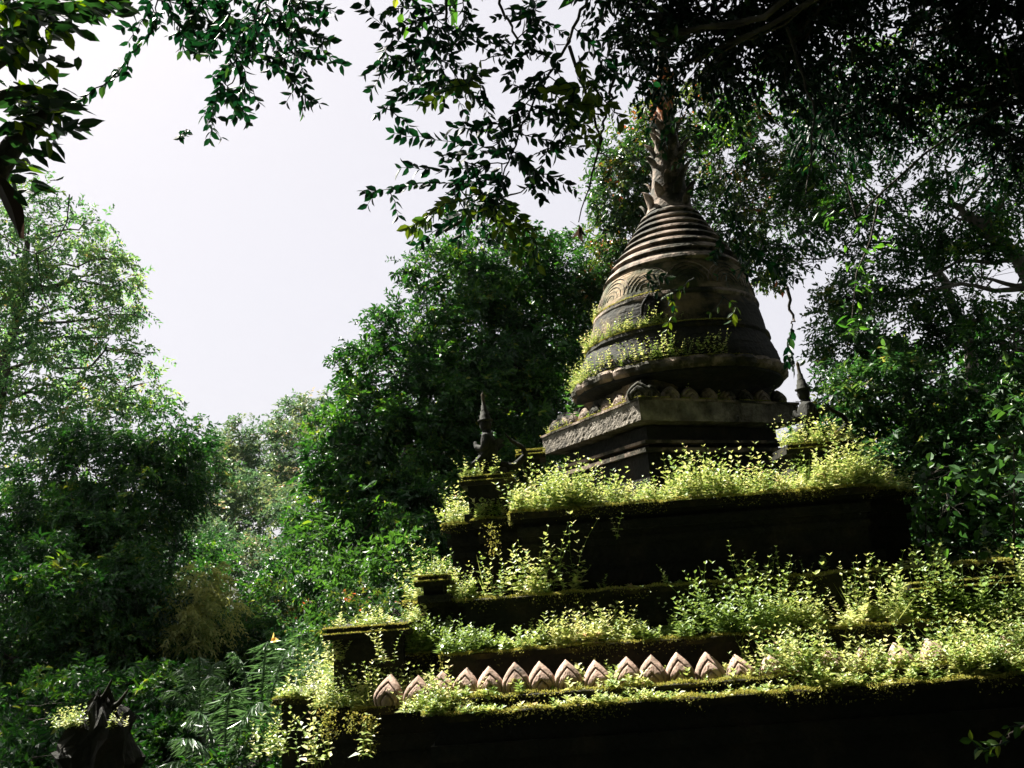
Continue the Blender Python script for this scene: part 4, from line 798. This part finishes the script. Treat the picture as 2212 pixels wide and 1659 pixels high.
tag(hl.build('hanging_leaf', G_DEAD), 'long dark dead leaf hanging at the left edge below the near branch', 'leaf')
# dead leaf and yellow leaf
mb = MB(); c = at(1256, 505, 5.5)
for k in range(5): leaf_add(mb, rng, c[None] + rng.normal(size=(1, 3))*.008 + (0, 0, .05), np.array([[rng.normal()*.25, rng.normal()*.2, -1]]), .11, .045, 0, .1, .2, 'h')
mb.tube(wiggle(rng, at(1232, 478, 5.5), c + (0, 0, .05), 5, .05), .0015, 4); tag(mb.build('dead_leaf', G_DEAD), 'curled dead leaf cluster dangling against the sky left of the bell', 'leaf')
mb = MB(); c = at(585, 1384, 4.5); leaf_add(mb, rng, c[None], np.array([[.3, 0, .5]]), .045, .032, 0, .2, .1, 'h'); leaf_add(mb, rng, c[None], np.array([[.6, .2, .1]]), .04, .03, 0, .2, .1, 'h')
tag(mb.build('yellow_leaf', G_YEL), 'single yellow leaf drifting in front of the palms', 'leaf')

# ------------------------------------------------------------------ added unseen trees around and behind the viewer, blocking sky light
def added_wood(name, lab, bl_, tr, seed, L_=.2, dn=.55):
    B_ = [(np.array(c, float), np.array(r, float), 1.) for c, r in bl_]
    tree(name, lab, 'tree', tr, .25, B_, G_DARK, L_, L_*.45, dn, seed, group='added trees shading the clearing', twigs=3)
added_wood('shade_tree', 'added unseen tall tree behind the viewer shading the near side', [((0, -3, 4), (3, 1.6, 3)), ((3, -3.5, 7), (3, 2, 3)), ((-3, -4, 7), (3, 2, 3)), ((0, -4, 10), (4, 2.5, 3)), ((-4, -2.5, 3), (2, 1.6, 3))], [(0, -5, 0), (0, -5, 5), (0, -4.5, 10)], 501)
added_wood('shade_tree', 'added unseen tall tree right of the viewer, arching over the canopy to block sky light', [((5.5, 0, 4), (2, 2.5, 3.5)), ((6.5, -1, 8), (3, 3, 3)), ((3, 0.5, 9), (3, 2.5, 1.6)), ((6, 3.5, 9.5), (3, 3, 2)), ((8, 3, 4.5), (2, 3, 4)), ((1.5, -1.2, 11), (2.5, 2, 1.5))], [(7, 0, 0), (7, 0, 5), (6.5, .5, 9)], 502)
added_wood('shade_tree', 'added unseen tree left of the viewer, blocking sky light behind the near branch', [((-5.5, -1.5, 3), (1.5, 2, 3)), ((-6.5, 0.5, 2.5), (1.6, 2, 2.5)), ((-6, -2, 6), (2, 2, 2))], [(-6.5, -1, 0), (-6.5, -1, 3), (-6, -1.5, 6)], 503)
added_wood('shade_tree', 'added unseen wide crown roofing the viewer to block sky light', [((x, y, 7.5+.4*((i*7) % 5)), (2.6, 2.6, 1.6)) for i, (x, y) in enumerate([(a, b) for a in (-6, -2.2, 1.6, 5.4, 9) for b in (-6, -2.6, .8)])], [(-1.5, -6.5, 0), (-1.5, -6.3, 4), (-1, -4, 7.5)], 504)
added_wood('shade_tree', 'added unseen low leafy tree closing off sky light behind the viewer', [((x, -6.5, z), (2.4, 1.3, 2.2)) for x in (-7, -3, 1, 5, 9) for z in (1.5, 5)], [(3, -7.5, 0), (3, -7.5, 3), (3, -7, 5)], 505)
added_wood('shade_tree', 'added unseen bushy tree blocking sky light right of the viewer', [((9, y, z), (1.4, 2.4, 2.2)) for y in (-4, 0, 4) for z in (1.5, 5)], [(10, 0, 0), (10, 0, 3), (9.5, 0, 5)], 506)
added_wood('shade_tree', 'added unseen high crown above the frame shading the canopy and the upper tower', [(c, (1.7, 1.2, 1.0)) for c in ((2., 6., 8.8), (3.8, 6., 8.6), (5.6, 6.2, 9.), (.2, 5.6, 9.), (-1., 6.6, 9.4), (1.6, 3.9, 8.2), (4.2, 3.8, 8.6), (-1., 3.4, 8.2), (7.2, 5.5, 9.))], [(8.2, 4.5, 0), (8.1, 4.6, 4), (6.5, 5.2, 8.6)], 507)  # crowns added out of view to cut light on canopy and tower
# ------------------------------------------------------------------ damp haze filling the valley
hb = MB(); hx, y0_, y1_, z0_, z1_ = 60., -20., 75., -3., 30.
V = np.array([[x, y, z] for x in (-hx, hx) for y in (y0_, y1_) for z in (z0_, z1_)]); hb.add(V, [[0, 1, 3], [0, 3, 2], [4, 6, 7], [4, 7, 5], [0, 4, 5], [0, 5, 1], [2, 3, 7], [2, 7, 6], [0, 2, 6], [0, 6, 4], [1, 5, 7], [1, 7, 3]])
M_HAZE = bpy.data.materials.new('haze'); M_HAZE.use_nodes = True; t = M_HAZE.node_tree; t.nodes.clear(); o_ = t.nodes.new('ShaderNodeOutputMaterial'); v_ = t.nodes.new('ShaderNodeVolumePrincipled')
v_.inputs['Color'].default_value = (.86, .93, .95, 1); v_.inputs['Density'].default_value = .0001; v_.inputs['Anisotropy'].default_value = .3; t.links.new(v_.outputs[0], o_.inputs['Volume'])
tag(hb.build('haze', M_HAZE), 'thin damp haze filling the valley', 'haze', None, 'stuff')
added_wood('shade_tree', 'added unseen very tall tree beyond the left edge throwing the lower left into shade', [((tx-.4368*t_, ty+.3933*t_, tz+.809*t_), (r_, r_, r_*.8)) for tx, ty, tz, t_, r_ in ((-4.6, 8.6, 1, 22, 1.9), (-6.2, 10, 1.5, 20, 2.2), (-5.2, 7., .8, 20, 1.6), (-5.3, 11.5, 1.5, 24, 1.5))], [(-19, 15, 0), (-18.6, 15.2, 9), (-15.5, 17, 17)], 508, .22, .16)  # unseen crowns added along the sun's path to shade the lower left
